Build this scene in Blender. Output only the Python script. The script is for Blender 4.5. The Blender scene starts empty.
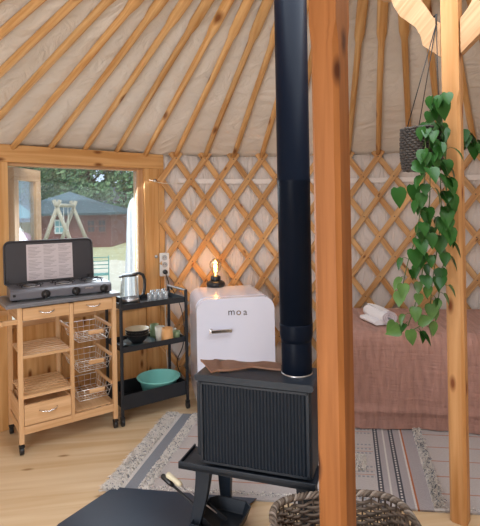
import bpy, bmesh, math, random
from mathutils import Vector, Matrix, noise
random.seed(7)
PI = math.pi
R = math.radians
S = bpy.context.scene
COL = S.collection

# ------------------------------------------------------------------ camera
H, F, CX, HY, ROLL = 1.40, 480.0, 240.0, 207.0, 0.018
cam = bpy.data.objects.new('camera', bpy.data.cameras.new('camera'))
COL.objects.link(cam)
cam.data.sensor_fit = 'HORIZONTAL'; cam.data.sensor_width = 36; cam.data.lens = 36 * F / 480
cam.data.shift_y = (HY - 263) / 480
cam.data.clip_start = .05; cam.data.clip_end = 200
cam.matrix_world = Matrix.Translation((0, 0, H)) @ Matrix.Rotation(ROLL, 4, 'Y') @ Matrix.Rotation(PI / 2, 4, 'X')
S.camera = cam
S.view_settings.view_transform = 'Standard'; S.view_settings.look = 'None'
S.view_settings.exposure = 0.12; S.view_settings.gamma = 1.0; S.view_settings.use_curve_mapping = False
S.cycles.use_denoising = True
S.cycles.max_bounces = 8; S.cycles.transparent_max_bounces = 24; S.cycles.sample_clamp_indirect = 6.0

# ------------------------------------------------------------------ world and light
W = bpy.data.worlds.new('world'); S.world = W; W.use_nodes = True
wn = W.node_tree.nodes; bg = wn['Background']
bg.inputs[0].default_value = (.70, .82, 1.0, 1); bg.inputs[1].default_value = 1.25
def light(name, kind, loc, power, color, target=None, **kw):
    l = bpy.data.lights.new(name, kind); l.energy = power; l.color = color
    for k, v in kw.items(): setattr(l, k, v)
    o = bpy.data.objects.new(name, l); COL.objects.link(o); o.location = loc
    if target is not None:
        o.rotation_euler = (Vector(target) - Vector(loc)).to_track_quat('-Z', 'Y').to_euler()
    return o
CY = Vector((.535, 1.6))            # middle of the yurt
RW = 2.5                             # radius of the trellis
def ring(phi, r, z=0):              # phi in degrees, 0 = away from the camera, clockwise from above
    return Vector((CY.x + r * math.sin(R(phi)), CY.y + r * math.cos(R(phi)), z))
DOOR_PHI = 222  # bearing of the unseen door gap, turned for light from the left
light('sun', 'SUN', (0, 0, 10), 3.0, (1, .93, .82), (-6, -5, 0) if 0 else (-3.5, 5.5, 0), angle=R(8))
dl = ring(DOOR_PHI, RW - .05, 1.0)
light('added_door_fill', 'AREA', dl, 46, (.97, .98, 1.0), (0.2, 2.8, .5), shape='RECTANGLE', size=1.15, size_y=1.8)  # area light added as fill, set in an assumed doorway out of view
light('skylight_daylight', 'AREA', (CY.x, CY.y, 2.80), 34, (.90, .95, 1.0), (CY.x, CY.y, 0), shape='DISK', size=1.5)
light('window_daylight', 'AREA', (-1.14, 3.66, 1.25), 16, (.93, .97, 1.0), (0, 2.2, .3), shape='RECTANGLE', size=.85, size_y=.9)

# ------------------------------------------------------------------ pixel helpers
def uv_of(px, py):
    dx, dy = px - CX, py - HY
    k = 1 + ROLL * ROLL
    return (dx - ROLL * dy) / k / F, (dy + ROLL * dx) / k / F
def P(px, py, Y):
    u, v = uv_of(px, py); return Vector((u * Y, Y, H - v * Y))
def G(px, py, z=0):
    u, v = uv_of(px, py); Y = (H - z) / v; return Vector((u * Y, Y, z))

# ------------------------------------------------------------------ materials
MATS = {}
def nt_of(name):
    m = bpy.data.materials.new(name); m.use_nodes = True; MATS[name] = m
    return m, m.node_tree, m.node_tree.nodes['Principled BSDF']
def N(nt, t, **kw):
    n = nt.nodes.new(t)
    for k, v in kw.items():
        if k.startswith('i_'): n.inputs[int(k[2:])].default_value = v
        else: setattr(n, k, v)
    return n
def c4(c): return (c[0], c[1], c[2], 1)
def hexc(h):
    h = h.lstrip('#'); v = [int(h[i:i + 2], 16) / 255 for i in (0, 2, 4)]
    return tuple(x / 12.92 if x <= .04045 else ((x + .055) / 1.055) ** 2.4 for x in v)
def plain(name, col, rough=.5, metal=0, var=.06, scale=18, bump=0, bscale=60, spec=.5, stretch=(1, 1, 1), coat=0):
    m, nt, b = nt_of(name)
    if isinstance(col, str): col = hexc(col)
    tc = N(nt, 'ShaderNodeTexCoord'); mp = N(nt, 'ShaderNodeMapping'); mp.inputs['Scale'].default_value = stretch
    nt.links.new(tc.outputs['Object'], mp.inputs['Vector'])
    nz = N(nt, 'ShaderNodeTexNoise'); nz.inputs['Scale'].default_value = scale; nz.inputs['Detail'].default_value = 4
    nt.links.new(mp.outputs[0], nz.inputs['Vector'])
    mx = N(nt, 'ShaderNodeMix', data_type='RGBA')
    mx.inputs[6].default_value = c4([x * (1 - var) for x in col]); mx.inputs[7].default_value = c4([min(1, x * (1 + var)) for x in col])
    nt.links.new(nz.outputs['Fac'], mx.inputs[0]); nt.links.new(mx.outputs[2], b.inputs['Base Color'])
    b.inputs['Roughness'].default_value = rough; b.inputs['Metallic'].default_value = metal
    b.inputs['Specular IOR Level'].default_value = spec; b.inputs['Coat Weight'].default_value = coat
    if bump:
        n2 = N(nt, 'ShaderNodeTexNoise'); n2.inputs['Scale'].default_value = bscale; n2.inputs['Detail'].default_value = 3
        nt.links.new(mp.outputs[0], n2.inputs['Vector'])
        bp = N(nt, 'ShaderNodeBump'); bp.inputs['Strength'].default_value = bump; bp.inputs['Distance'].default_value = .01
        nt.links.new(n2.outputs['Fac'], bp.inputs['Height']); nt.links.new(bp.outputs[0], b.inputs['Normal'])
    return m
def wood(name, light_c, dark_c, knot_c, rough=.5, gs=1.0, knots=2.2, knot_r=.085, spread=.10):
    """grain runs along U (metres)"""
    m, nt, b = nt_of(name)
    lc, dc, kc = [hexc(x) if isinstance(x, str) else x for x in (light_c, dark_c, knot_c)]
    tc = N(nt, 'ShaderNodeTexCoord'); oi = N(nt, 'ShaderNodeObjectInfo')
    off = N(nt, 'ShaderNodeVectorMath', operation='SCALE'); off.inputs[0].default_value = (7.3, 3.1, 5.7)
    nt.links.new(oi.outputs['Random'], off.inputs['Scale'])
    add = N(nt, 'ShaderNodeVectorMath', operation='ADD'); nt.links.new(tc.outputs['UV'], add.inputs[0]); nt.links.new(off.outputs[0], add.inputs[1])
    mp = N(nt, 'ShaderNodeMapping'); mp.inputs['Scale'].default_value = (1.3 * gs, 26 * gs, 1); nt.links.new(add.outputs[0], mp.inputs[0])
    n1 = N(nt, 'ShaderNodeTexNoise'); n1.inputs['Scale'].default_value = 1.6; n1.inputs['Detail'].default_value = 6; n1.inputs['Distortion'].default_value = .6
    nt.links.new(mp.outputs[0], n1.inputs['Vector'])
    cr = N(nt, 'ShaderNodeValToRGB'); cr.color_ramp.elements[0].position = .34; cr.color_ramp.elements[1].position = .68
    cr.color_ramp.elements[0].color = c4(dc); cr.color_ramp.elements[1].color = c4(lc)
    nt.links.new(n1.outputs['Fac'], cr.inputs[0])
    # knots
    mk = N(nt, 'ShaderNodeMapping'); mk.inputs['Scale'].default_value = (knots, knots * 2.6, 1); nt.links.new(add.outputs[0], mk.inputs[0])
    vo = N(nt, 'ShaderNodeTexVoronoi', voronoi_dimensions='2D'); vo.inputs['Scale'].default_value = 1
    nt.links.new(mk.outputs[0], vo.inputs['Vector'])
    kr = N(nt, 'ShaderNodeValToRGB'); kr.color_ramp.elements[0].position = knot_r * .45; kr.color_ramp.elements[1].position = knot_r * 1.5
    kr.color_ramp.elements[0].color = (1, 1, 1, 1); kr.color_ramp.elements[1].color = (0, 0, 0, 1)
    nt.links.new(vo.outputs['Distance'], kr.inputs[0])
    mx = N(nt, 'ShaderNodeMix', data_type='RGBA'); mx.inputs[7].default_value = c4(kc)
    nt.links.new(kr.outputs[0], mx.inputs[0]); nt.links.new(cr.outputs[0], mx.inputs[6])
    hs = N(nt, 'ShaderNodeHueSaturation'); mr = N(nt, 'ShaderNodeMapRange'); mr.inputs['To Min'].default_value = 1 - spread; mr.inputs['To Max'].default_value = 1 + spread
    nt.links.new(oi.outputs['Random'], mr.inputs[0]); nt.links.new(mr.outputs[0], hs.inputs['Value']); nt.links.new(mx.outputs[2], hs.inputs['Color'])
    nt.links.new(hs.outputs[0], b.inputs['Base Color'])
    b.inputs['Roughness'].default_value = rough; b.inputs['Specular IOR Level'].default_value = .25
    bp = N(nt, 'ShaderNodeBump'); bp.inputs['Strength'].default_value = .15; bp.inputs['Distance'].default_value = .003
    nt.links.new(n1.outputs['Fac'], bp.inputs['Height']); nt.links.new(bp.outputs[0], b.inputs['Normal'])
    return m
def clear(name, tint=(1, 1, 1), gloss=.06, rough=.02, body=0.0):
    m, nt, b = nt_of(name)
    tr = N(nt, 'ShaderNodeBsdfTransparent'); tr.inputs[0].default_value = c4(tint)
    gl = N(nt, 'ShaderNodeBsdfGlossy'); gl.inputs['Roughness'].default_value = rough
    fr = N(nt, 'ShaderNodeLayerWeight'); fr.inputs[0].default_value = .35
    mr = N(nt, 'ShaderNodeMapRange'); mr.inputs['To Min'].default_value = gloss; mr.inputs['To Max'].default_value = min(1, gloss + .6)
    nt.links.new(fr.outputs['Fresnel'], mr.inputs[0])
    mx = N(nt, 'ShaderNodeMixShader'); nt.links.new(mr.outputs[0], mx.inputs[0]); nt.links.new(tr.outputs[0], mx.inputs[1]); nt.links.new(gl.outputs[0], mx.inputs[2])
    out = nt.nodes['Material Output']; last = mx
    if body:
        df = N(nt, 'ShaderNodeBsdfDiffuse'); df.inputs[0].default_value = c4((.85, .9, .95))
        m2 = N(nt, 'ShaderNodeMixShader'); m2.inputs[0].default_value = body
        nt.links.new(mx.outputs[0], m2.inputs[1]); nt.links.new(df.outputs[0], m2.inputs[2]); last = m2
    nt.links.new(last.outputs[0], out.inputs['Surface'])
    return m
def emis(name, col, st):
    m, nt, b = nt_of(name); b.inputs['Emission Color'].default_value = c4(col); b.inputs['Emission Strength'].default_value = st
    b.inputs['Base Color'].default_value = c4(col); return m

pine = wood('pine_pole', '#deb47e', '#bd8a52', '#7a4a24', knots=1.5, knot_r=.06, spread=.12)
pine_slat = wood('pine_slat', '#dab07c', '#b58250', '#7a4a24', knots=3, knot_r=.05, spread=.14)
pine_post = wood('pine_post', '#d8a672', '#bd8650', '#7e4522', knots=2.9, knot_r=.085, gs=.8, spread=.0)
amber_shaded = wood('amber_pine_shaded', '#a06638', '#865126', '#4c2610', knots=1.7, knot_r=.055, gs=.8, spread=.0)  # front post's amber pine, with the shade on it darkened into the colour
pine_pale = wood('pine_brace', '#cfa982', '#b58a62', '#7c4c2c', knots=1.2, knot_r=.05, spread=.03)
pine_panel = wood('pine_panel', '#dbae78', '#bf8b52', '#7c4a22', knots=2.4, knot_r=.07, gs=.6, spread=.06)
beech = wood('beech_trolley', '#dcb48a', '#c79a6c', '#b08050', knots=.6, knot_r=.01, spread=.04)
ply = wood('plywood_floor', '#e2cbaa', '#cfb087', '#a07c54', knots=1.1, knot_r=.03, gs=.35, rough=.42, spread=0)
grey_wood = wood('weathered_wood', '#b0a894', '#8e8674', '#6e6656', knots=.5, knot_r=.02)
fridge_m = plain('fridge_enamel', (.75, .76, .88), .22, var=.01, coat=.4)
chrome = plain('chrome', (.8, .8, .82), .18, 1, var=.02)
steel = plain('brushed_steel', (.62, .62, .64), .3, 1, var=.05, stretch=(1, 1, 20))
castiron = plain('cast_iron', (.014, .020, .030), .42, 0, var=.15, bump=.12, bscale=220, spec=.32)
pipe_m = plain('stovepipe_black', (.005, .008, .016), .34, 0, var=.05, spec=.05)
plate_m = plain('hearth_steel', (.022, .036, .062), .33, 0, var=.08, spec=.5)
blackmet = plain('black_powder_coat', (.014, .016, .02), .45, 0, var=.1)
blackpl = plain('black_plastic', (.012, .012, .014), .35)
greypl = plain('grey_stove_paint', (.15, .15, .175), .38, .3, var=.05)
darkgrey = plain('dark_lid_paint', (.045, .043, .05), .45, .2, var=.06)
laminate = plain('grey_laminate', (.17, .17, .185), .4, 0, var=.15, scale=60)
whitepl = plain('white_plastic', (.80, .80, .80), .35, var=.01)
paper = plain('paper', (.60, .54, .56), .8, var=.02)
ink = plain('print_ink', (.30, .26, .28), .8)
turq = plain('turquoise_plastic', (.20, .56, .50), .38, var=.03)
cream = plain('cream_glaze', (.72, .62, .46), .3, var=.04)
greencup = plain('sage_glaze', (.24, .33, .17), .4, var=.08)
whitecup = plain('stone_glaze', (.62, .58, .50), .4, var=.06)
tancup = plain('tan_cup', (.66, .34, .13), .5, var=.10, scale=40)
bluerim = plain('slate_plate', (.05, .085, .10), .3, var=.05)
towel_m = plain('towel', (.90, .89, .92), .9, var=.03, bump=.6, bscale=260)
towel_in = plain('towel_roll_end', (.62, .56, .62), .9, var=.08, bump=.6, bscale=200)
brownleather = plain('brown_board', (.15, .075, .05), .5, var=.35, scale=9, stretch=(1, 9, 1))
brownedge = plain('board_edge', (.24, .12, .075), .5, var=.1)
leaf_m = plain('pothos_leaf', (.022, .095, .014), .42, var=.45, scale=7, spec=.3)
leaf_pale = plain('pothos_pale_leaf', (.075, .17, .035), .38, var=.5, scale=30)
stem_m = plain('pothos_stem', (.09, .14, .04), .6)
soil = plain('soil', (.03, .02, .012), .9, bump=.5)
rope_m = plain('dark_rope', (.062, .052, .046), .7, var=.4, scale=30)
potliner = plain('pot_liner', (.03, .045, .07), .3)
cordblack = plain('black_cord', (.01, .01, .01), .6)
cordwhite = plain('white_cord', (.72, .66, .56), .6)
wickers = [plain('wicker_%s' % n, c, .6, var=.35, scale=14, bump=.2, bscale=90) for n, c in
           (('brown', (.075, .05, .034)), ('taupe', (.15, .112, .085)), ('grey', (.29, .24, .20)))]
bandm = plain('band_webbing', (.86, .80, .77), .85, var=.05, bump=.3, bscale=150)
wire_m = plain('wire', (.78, .76, .74), .3, .8)
kglass = clear('kettle_glass', (.95, .97, .98), .05, .03, body=.05)
tglass = clear('drinking_glass', (.90, .92, .93), .20, .08, body=.22)
bglass = clear('bulb_glass', (1.0, .93, .80), .05, .02)
pane = clear('window_pane', (.93, .97, .99), .015, .01, body=.03)
filament = emis('filament', (1.0, .52, .12), 38)
orangecloth = plain('orange_cloth', (.52, .07, .02), .8)
stoveglass = plain('stove_glass', (.01, .01, .012), .08)
# outdoors
sand = plain('sandy_ground', (.60, .55, .43), .95, var=.18, scale=1.6)
grass = plain('dry_grass', (.42, .40, .22), .95, var=.25, scale=1.1)
brick = plain('red_boards', (.16, .055, .04), .8, var=.2, scale=3)
tealroof = plain('teal_roof', (.03, .062, .072), .7, var=.15, scale=2)
tealtop = plain('teal_roof_cap', (.075, .125, .145), .7, var=.1, scale=2)
rooft = plain('tiled_roof', (.07, .085, .095), .8, var=.3, scale=6)
leafs = [plain('tree_leaf_%s' % n, c, .7, var=.4, scale=3) for n, c in (('deep', (.10, .20, .10)), ('mid', (.17, .31, .14)), ('pale', (.30, .42, .22)))]
bark = plain('bark', (.08, .06, .045), .9, var=.3)
pinkm = plain('pink_canvas', (.52, .20, .36), .8)
tealm = plain('teal_paint', (.08, .26, .22), .5)
tealc = plain('teal_canvas', (.16, .36, .38), .8)
whitecloth = plain('white_cloth', (.88, .91, .95), .9, var=.04, bump=.3, bscale=14)
winwhite = plain('white_paint', (.6, .62, .6), .6)
darkglass = plain('dark_glass', (.03, .04, .05), .1)

# canvas with creases
def canvas(name, col, s1, s2, rotz=0.0, strength=.5):
    m, nt, b = nt_of(name); col = hexc(col)
    tc = N(nt, 'ShaderNodeTexCoord'); mp = N(nt, 'ShaderNodeMapping'); mp.inputs['Scale'].default_value = (s1, s2, 1); mp.inputs['Rotation'].default_value = (0, 0, rotz)
    nt.links.new(tc.outputs['UV'], mp.inputs[0])
    nz = N(nt, 'ShaderNodeTexNoise'); nz.inputs['Scale'].default_value = 1; nz.inputs['Detail'].default_value = 4; nz.inputs['Distortion'].default_value = 1.2
    nt.links.new(mp.outputs[0], nz.inputs[0])
    bp = N(nt, 'ShaderNodeBump'); bp.inputs['Strength'].default_value = strength; bp.inputs['Distance'].default_value = .035
    nt.links.new(nz.outputs['Fac'], bp.inputs['Height']); nt.links.new(bp.outputs[0], b.inputs['Normal'])
    n2 = N(nt, 'ShaderNodeTexNoise'); n2.inputs['Scale'].default_value = 2.2; nt.links.new(tc.outputs['UV'], n2.inputs[0])
    mx = N(nt, 'ShaderNodeMix', data_type='RGBA'); mx.inputs[6].default_value = c4([x * .93 for x in col]); mx.inputs[7].default_value = c4(col)
    nt.links.new(n2.outputs['Fac'], mx.inputs[0]); nt.links.new(mx.outputs[2], b.inputs['Base Color'])
    b.inputs['Roughness'].default_value = .9; b.inputs['Specular IOR Level'].default_value = .15
    return m
roof_canvas = canvas('roof_canvas', '#e6dfd6', 4, 7.5, R(35), .62)
wall_canvas = canvas('wall_canvas', '#e4dad4', 11, 2.6, R(-20), .9)

# ------------------------------------------------------------------ mesh builder
class MB:
    def __init__(self): self.v = []; self.f = []; self.uv = []; self.mi = []; self.sm = []
    def add(self, vs, fs, uvs=None, mi=0, smooth=False, M=None):
        o = len(self.v)
        vs = [Vector(x) for x in vs]
        if M is not None: vs = [M @ x for x in vs]
        self.v += vs
        for i, f in enumerate(fs):
            self.f.append([o + k for k in f]); self.mi.append(mi); self.sm.append(smooth)
            self.uv.append(uvs[i] if uvs else None)
        return self
    def box(self, c, s, M=None, mi=0, axis=None):
        c = Vector(c); s = Vector(s)
        if axis is None: axis = max(range(3), key=lambda k: s[k])
        o1, o2 = [k for k in range(3) if k != axis]
        vs = [Vector((c.x + s.x / 2 * a, c.y + s.y / 2 * b, c.z + s.z / 2 * d)) for a in (-1, 1) for b in (-1, 1) for d in (-1, 1)]
        fs = [(0, 1, 3, 2), (4, 6, 7, 5), (0, 4, 5, 1), (2, 3, 7, 6), (0, 2, 6, 4), (1, 5, 7, 3)]
        ph = c.x * 1.7 + c.y * 2.3 + c.z * 3.1
        uvs = [[(vs[k][axis] + ph, vs[k][o1] + vs[k][o2] * .97 + ph * .37) for k in f] for f in fs]
        return self.add(vs, fs, uvs, mi, False, M)
    def tube(self, pts, r, n=8, M=None, mi=0, caps=True, closed=False, smooth=True, flat=None):
        pts = [Vector(p) for p in pts]; m = len(pts); vs = []; L = 0; Ls = []
        rr = r if isinstance(r, (list, tuple)) else [r] * m
        up = None
        for i, p in enumerate(pts):
            if closed: t = pts[(i + 1) % m] - pts[i - 1]
            else: t = pts[min(i + 1, m - 1)] - pts[max(i - 1, 0)]
            if t.length < 1e-9: t = Vector((0, 0, 1))
            t.normalize()
            if up is None:
                up = Vector((0, 0, 1)) if abs(t.z) < .9 else Vector((1, 0, 0))
            up = (up - t * up.dot(t))
            if up.length < 1e-6: up = t.orthogonal()
            up.normalize(); sd = t.cross(up)
            if i: L += (p - pts[i - 1]).length
            Ls.append(L)
            for k in range(n):
                a = 2 * PI * (k + .5) / n
                fx, fy = (1, 1) if flat is None else flat
                vs.append(p + sd * math.cos(a) * rr[i] * fx + up * math.sin(a) * rr[i] * fy)
        fs = []; uvs = []
        for i in range(m if closed else m - 1):
            j = (i + 1) % m
            for k in range(n):
                q = (k + 1) % n
                fs.append((i * n + k, i * n + q, j * n + q, j * n + k))
                w = 2 * PI * rr[i] / n
                L2 = Ls[j] if j else Ls[i] + .01
                uvs.append([(Ls[i], k * w), (Ls[i], (k + 1) * w), (L2, (k + 1) * w), (L2, k * w)])
        if caps and not closed:
            fs.append(tuple(range(n - 1, -1, -1))); fs.append(tuple((m - 1) * n + k for k in range(n)))
            uvs.append([(0, vs[k].x) for k in fs[-2]]); uvs.append([(0, vs[k].x) for k in fs[-1]])
        return self.add(vs, fs, uvs, mi, smooth, M)
    def lathe(self, prof, c=(0, 0, 0), n=24, M=None, mi=0, smooth=True, sx=1, sy=1):
        c = Vector(c); vs = []; fs = []
        for (r, z) in prof:
            for k in range(n):
                a = 2 * PI * k / n; vs.append(c + Vector((max(r, 1e-4) * math.cos(a) * sx, max(r, 1e-4) * math.sin(a) * sy, z)))
        for i in range(len(prof) - 1):
            for k in range(n):
                q = (k + 1) % n; fs.append((i * n + k, i * n + q, (i + 1) * n + q, (i + 1) * n + k))
        return self.add(vs, fs, None, mi, smooth, M)
    def prism(self, poly, t, M=None, mi=0, smooth=False, mside=None):
        """poly in XZ, thickness along +Y"""
        n = len(poly)
        vs = [(x, 0, z) for x, z in poly] + [(x, t, z) for x, z in poly]
        fs = [tuple(range(n)), tuple(range(2 * n - 1, n - 1, -1))]
        uvs = [[(vs[k][0], vs[k][2]) for k in f] for f in fs]
        self.add(vs, fs, uvs, mi, smooth, M)
        fs = []; uvs = []
        for i in range(n):
            j = (i + 1) % n; f = (i, n + i, n + j, j); fs.append(f)
            uvs.append([(vs[k][0] + vs[k][2], vs[k][1]) for k in f])
        return self.add(vs, fs, uvs, mi if mside is None else mside, smooth, M)
    def ball(self, c, r, n=12, M=None, mi=0, sc=(1, 1, 1)):
        prof = [(r * math.sin(PI * i / n), -r * math.cos(PI * i / n)) for i in range(n + 1)]
        T = Matrix.Translation(c) @ Matrix.Diagonal((*sc, 1))
        if M is not None: T = M @ T
        return self.lathe(prof, (0, 0, 0), 2 * n, T, mi)
    def build(self, name, mats, parent=None, bevel=0, seg=2, subsurf=0, angle=40, smooth_all=False):
        me = bpy.data.meshes.new(name); me.from_pydata([tuple(x) for x in self.v], [], self.f)
        if not isinstance(mats, (list, tuple)): mats = [mats]
        for m in mats: me.materials.append(m)
        ul = me.uv_layers.new(name='UVMap')
        for p, uv in zip(me.polygons, self.uv):
            if uv:
                for li, w in zip(p.loop_indices, uv): ul.data[li].uv = w
            else:
                for li in p.loop_indices:
                    co = me.vertices[me.loops[li].vertex_index].co; ul.data[li].uv = (co.z, co.x + co.y)
        me.polygons.foreach_set('material_index', self.mi)
        me.polygons.foreach_set('use_smooth', [bool(a or smooth_all) for a in self.sm])
        me.update()
        bm = bmesh.new(); bm.from_mesh(me); bmesh.ops.recalc_face_normals(bm, faces=bm.faces[:]); bm.to_mesh(me); bm.free()
        o = bpy.data.objects.new(name, me); COL.objects.link(o)
        if parent is not None: o.parent = parent
        if bevel:
            b = o.modifiers.new('bevel', 'BEVEL'); b.width = bevel; b.segments = seg; b.limit_method = 'ANGLE'; b.angle_limit = R(angle)
            b.harden_normals = False
        if subsurf:
            s = o.modifiers.new('sub', 'SUBSURF'); s.levels = subsurf; s.render_levels = subsurf
        return o
def tag(o, label, cat=None, group=None, kind=None):
    if label: o['label'] = label
    if cat: o['category'] = cat
    if group: o['group'] = group
    if kind: o['kind'] = kind
    return o
def thing(name, label, cat, loc=(0, 0, 0), rz=0, group=None):
    o = bpy.data.objects.new(name, None); COL.objects.link(o); o.location = loc; o.rotation_euler = (0, 0, rz); o.empty_display_size = .05
    return tag(o, label, cat, group)
def struct(o): o['kind'] = 'structure'; return o
def kids(o): return [c for c in COL.objects if c.parent == o]
def dup(o, parent=None, label=None, loc=None, rz=None):
    c = o.copy(); COL.objects.link(c); c.parent = parent
    if label: c['label'] = label
    if loc is not None: c.location = loc
    if rz is not None: c.rotation_euler = (0, 0, rz)
    for k in kids(o): dup(k, c)
    return c
def rrect(w, h, r, n=6, x0=0, z0=0, rb=None):
    rb = r if rb is None else rb
    pts = []
    for (cx, cz, a0, q) in ((w / 2 - r, h - r, 0, r), (-w / 2 + r, h - r, 90, r), (-w / 2 + rb, rb, 180, rb), (w / 2 - rb, rb, 270, rb)):
        for k in range(n + 1):
            a = R(a0 + 90 * k / n); pts.append((x0 + cx + q * math.cos(a), z0 + cz + q * math.sin(a)))
    return pts

# ================================================================== STRUCTURE
# wall panel line with the window
PA = Vector((-1.54, 3.10, 0)); PD = Vector((.755, .655, 0)).normalized(); PN = Vector((PD.y, -PD.x, 0))  # PN points into the yurt
PANG = math.atan2(PD.y, PD.x)
def pl(t, z=0, n=0): return PA + PD * t - PN * n * -1 + Vector((0, 0, z))
T0, T1, W0, W1, ZT, ZH, ZS = -.23, 1.195, .03, .972, 1.715, 1.83, .68
def bearing(p): return math.degrees(math.atan2(p.x - CY.x, p.y - CY.y))
PH0, PH1 = bearing(pl(T0)), bearing(pl(T1))
def eave_r(phi):
    if PH0 <= phi <= PH1:
        d = Vector((math.sin(R(phi)), math.cos(R(phi))))
        # |C + r d - PA| x PD = 0
        ax, ay = PA.x - CY.x, PA.y - CY.y
        r = (ax * PD.y - ay * PD.x) / (d.x * PD.y - d.y * PD.x)
        return r + .05
    return RW + .05

# floor
fl = MB(); n = 96; pts = [ring(360 * k / n, RW + .22) for k in range(n)]
vs = [(p.x, p.y, 0) for p in pts] + [(p.x, p.y, -.12) for p in pts]
ca, sa = math.cos(R(8)), math.sin(R(8))
top = tuple(range(n - 1, -1, -1))
fl.add(vs, [top, tuple(range(n, 2 * n))], [[(vs[k][0] * ca + vs[k][1] * sa, -vs[k][0] * sa + vs[k][1] * ca) for k in top], [(0, 0)] * n])
fl.add(vs, [(i, (i + 1) % n, n + (i + 1) % n, n + i) for i in range(n)])
struct(fl.build('floor', ply))

# outer ground and yurt platform
def disc(name, c, r, z, m, n=64, hole=None):
    b = MB()
    if hole is None:
        b.add([(c[0] + r * math.cos(2 * PI * k / n), c[1] + r * math.sin(2 * PI * k / n), z) for k in range(n)], [tuple(range(n))])
    return struct(b.build(name, m))
disc('lawn', (0, 0), 90, -.60, grass)
gs = MB(); pts = [(-30, -6), (16, -6), (16, 15.5)] + [(x, 14.6 + .8 * math.sin(x * .9) + .5 * math.sin(x * 2.3)) for x in range(12, -31, -1)]
pts = [(x, y + 3.2) if y > 10 else (x, y) for x, y in pts]
gs.add([(x, y, -.595) for x, y in pts], [tuple(range(len(pts)))]); struct(gs.build('sandy_yard', sand))
pf = MB(); pf.lathe([(0, -.125), (RW + .1, -.125), (RW + .1, -.59), (0, -.59)], (CY.x, CY.y, 0), 64); struct(pf.build('platform', grey_wood))

# wall canvas (door gap left open)
def canvas_wall(name, a0, a1, z0=0.0, z1=1.845, rad=RW + .045):
    b = MB(); nz = 14; na = max(8, int((a1 - a0) * 2.0)); vs = []; ln = 0
    for i in range(na + 1):
        a = a0 + (a1 - a0) * i / na
        for j in range(nz + 1):
            z = z0 + (z1 - z0) * j / nz
            r = rad + .012 * noise.noise(Vector((a * .25, z * 2.2, 3.0)))
            vs.append(ring(a, r, z))
    fs = []; uvs = []
    for i in range(na):
        for j in range(nz):
            f = (i * (nz + 1) + j, (i + 1) * (nz + 1) + j, (i + 1) * (nz + 1) + j + 1, i * (nz + 1) + j + 1); fs.append(f)
            u0, u1 = R(a0 + (a1 - a0) * i / na) * RW, R(a0 + (a1 - a0) * (i + 1) / na) * RW
            v0, v1 = z0 + (z1 - z0) * j / nz, z0 + (z1 - z0) * (j + 1) / nz
            uvs.append([(u0, v0), (u1, v0), (u1, v1), (u0, v1)])
    b.add(vs, fs, uvs, 0, True); o = struct(b.build(name, wall_canvas))
    s = o.modifiers.new('solid', 'SOLIDIFY'); s.thickness = .01; s.offset = 0
    return o
canvas_wall('wall_back', PH1 - .5, DOOR_PHI - 14)
canvas_wall('wall_left', DOOR_PHI + 14, 360 + PH0 + .5)

# roof canvas
CR = .92                                      # crown radius
SL = .51                                      # slope
def roof_z(r): return 1.815 + (RW - r) * SL
b = MB(); na = 192; nr = 26; vs = []
for i in range(na):
    a = -180 + 360 * i / na
    re = eave_r(a) if a > -100 else RW + .05
    for j in range(nr + 1):
        r = re + (CR - re) * j / nr
        w = math.sin(PI * j / nr) ** .5 if 0 < j < nr else 0
        bil = .014 * (noise.noise(Vector((a * .16, r * 3, 1))) + .7 * noise.noise(Vector((a * .4 + r * 4, r * 5, 7)))) * w
        vs.append(ring(a, r, roof_z(r) + .038 + bil + (.03 if j == 0 else 0) * 0))
fs = []; uvs = []
for i in range(na):
    q = (i + 1) % na
    for j in range(nr):
        fs.append((i * (nr + 1) + j, q * (nr + 1) + j, q * (nr + 1) + j + 1, i * (nr + 1) + j + 1))
        u0, u1 = i * .085, (i + 1) * .085; v0, v1 = j * .065, (j + 1) * .065
        uvs.append([(u0, v0), (u1, v0), (u1, v1), (u0, v1)])
b.add(vs, fs, uvs, 0, True); o = struct(b.build('ceiling', roof_canvas))
s = o.modifiers.new('solid', 'SOLIDIFY'); s.thickness = .01; s.offset = 0

# crown ring with two cross beams
b = MB(); b.lathe([(CR - .07, roof_z(CR) - .02), (CR, roof_z(CR) - .02), (CR, roof_z(CR) + .10), (CR - .07, roof_z(CR) + .10), (CR - .07, roof_z(CR) - .02)], (CY.x, CY.y, 0), 64, smooth=False)
struct(b.build('trim_1', pine_panel))

b = MB(); n_ = 10; b.lathe([((CR + .02) * math.cos(PI / 2 * i / n_), roof_z(CR) + .11 + .32 * math.sin(PI / 2 * i / n_)) for i in range(n_ + 1)], (CY.x, CY.y, 0), 48)
md_, nt_, pb_ = nt_of('milky_dome'); tl_ = N(nt_, 'ShaderNodeBsdfTranslucent'); tl_.inputs[0].default_value = (.8, .85, .9, 1); nt_.links.new(tl_.outputs[0], nt_.nodes['Material Output'].inputs['Surface'])
struct(b.build('added_sun_dome', md_))  # unseen milky dome, added over the crown to keep direct sun out
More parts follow.
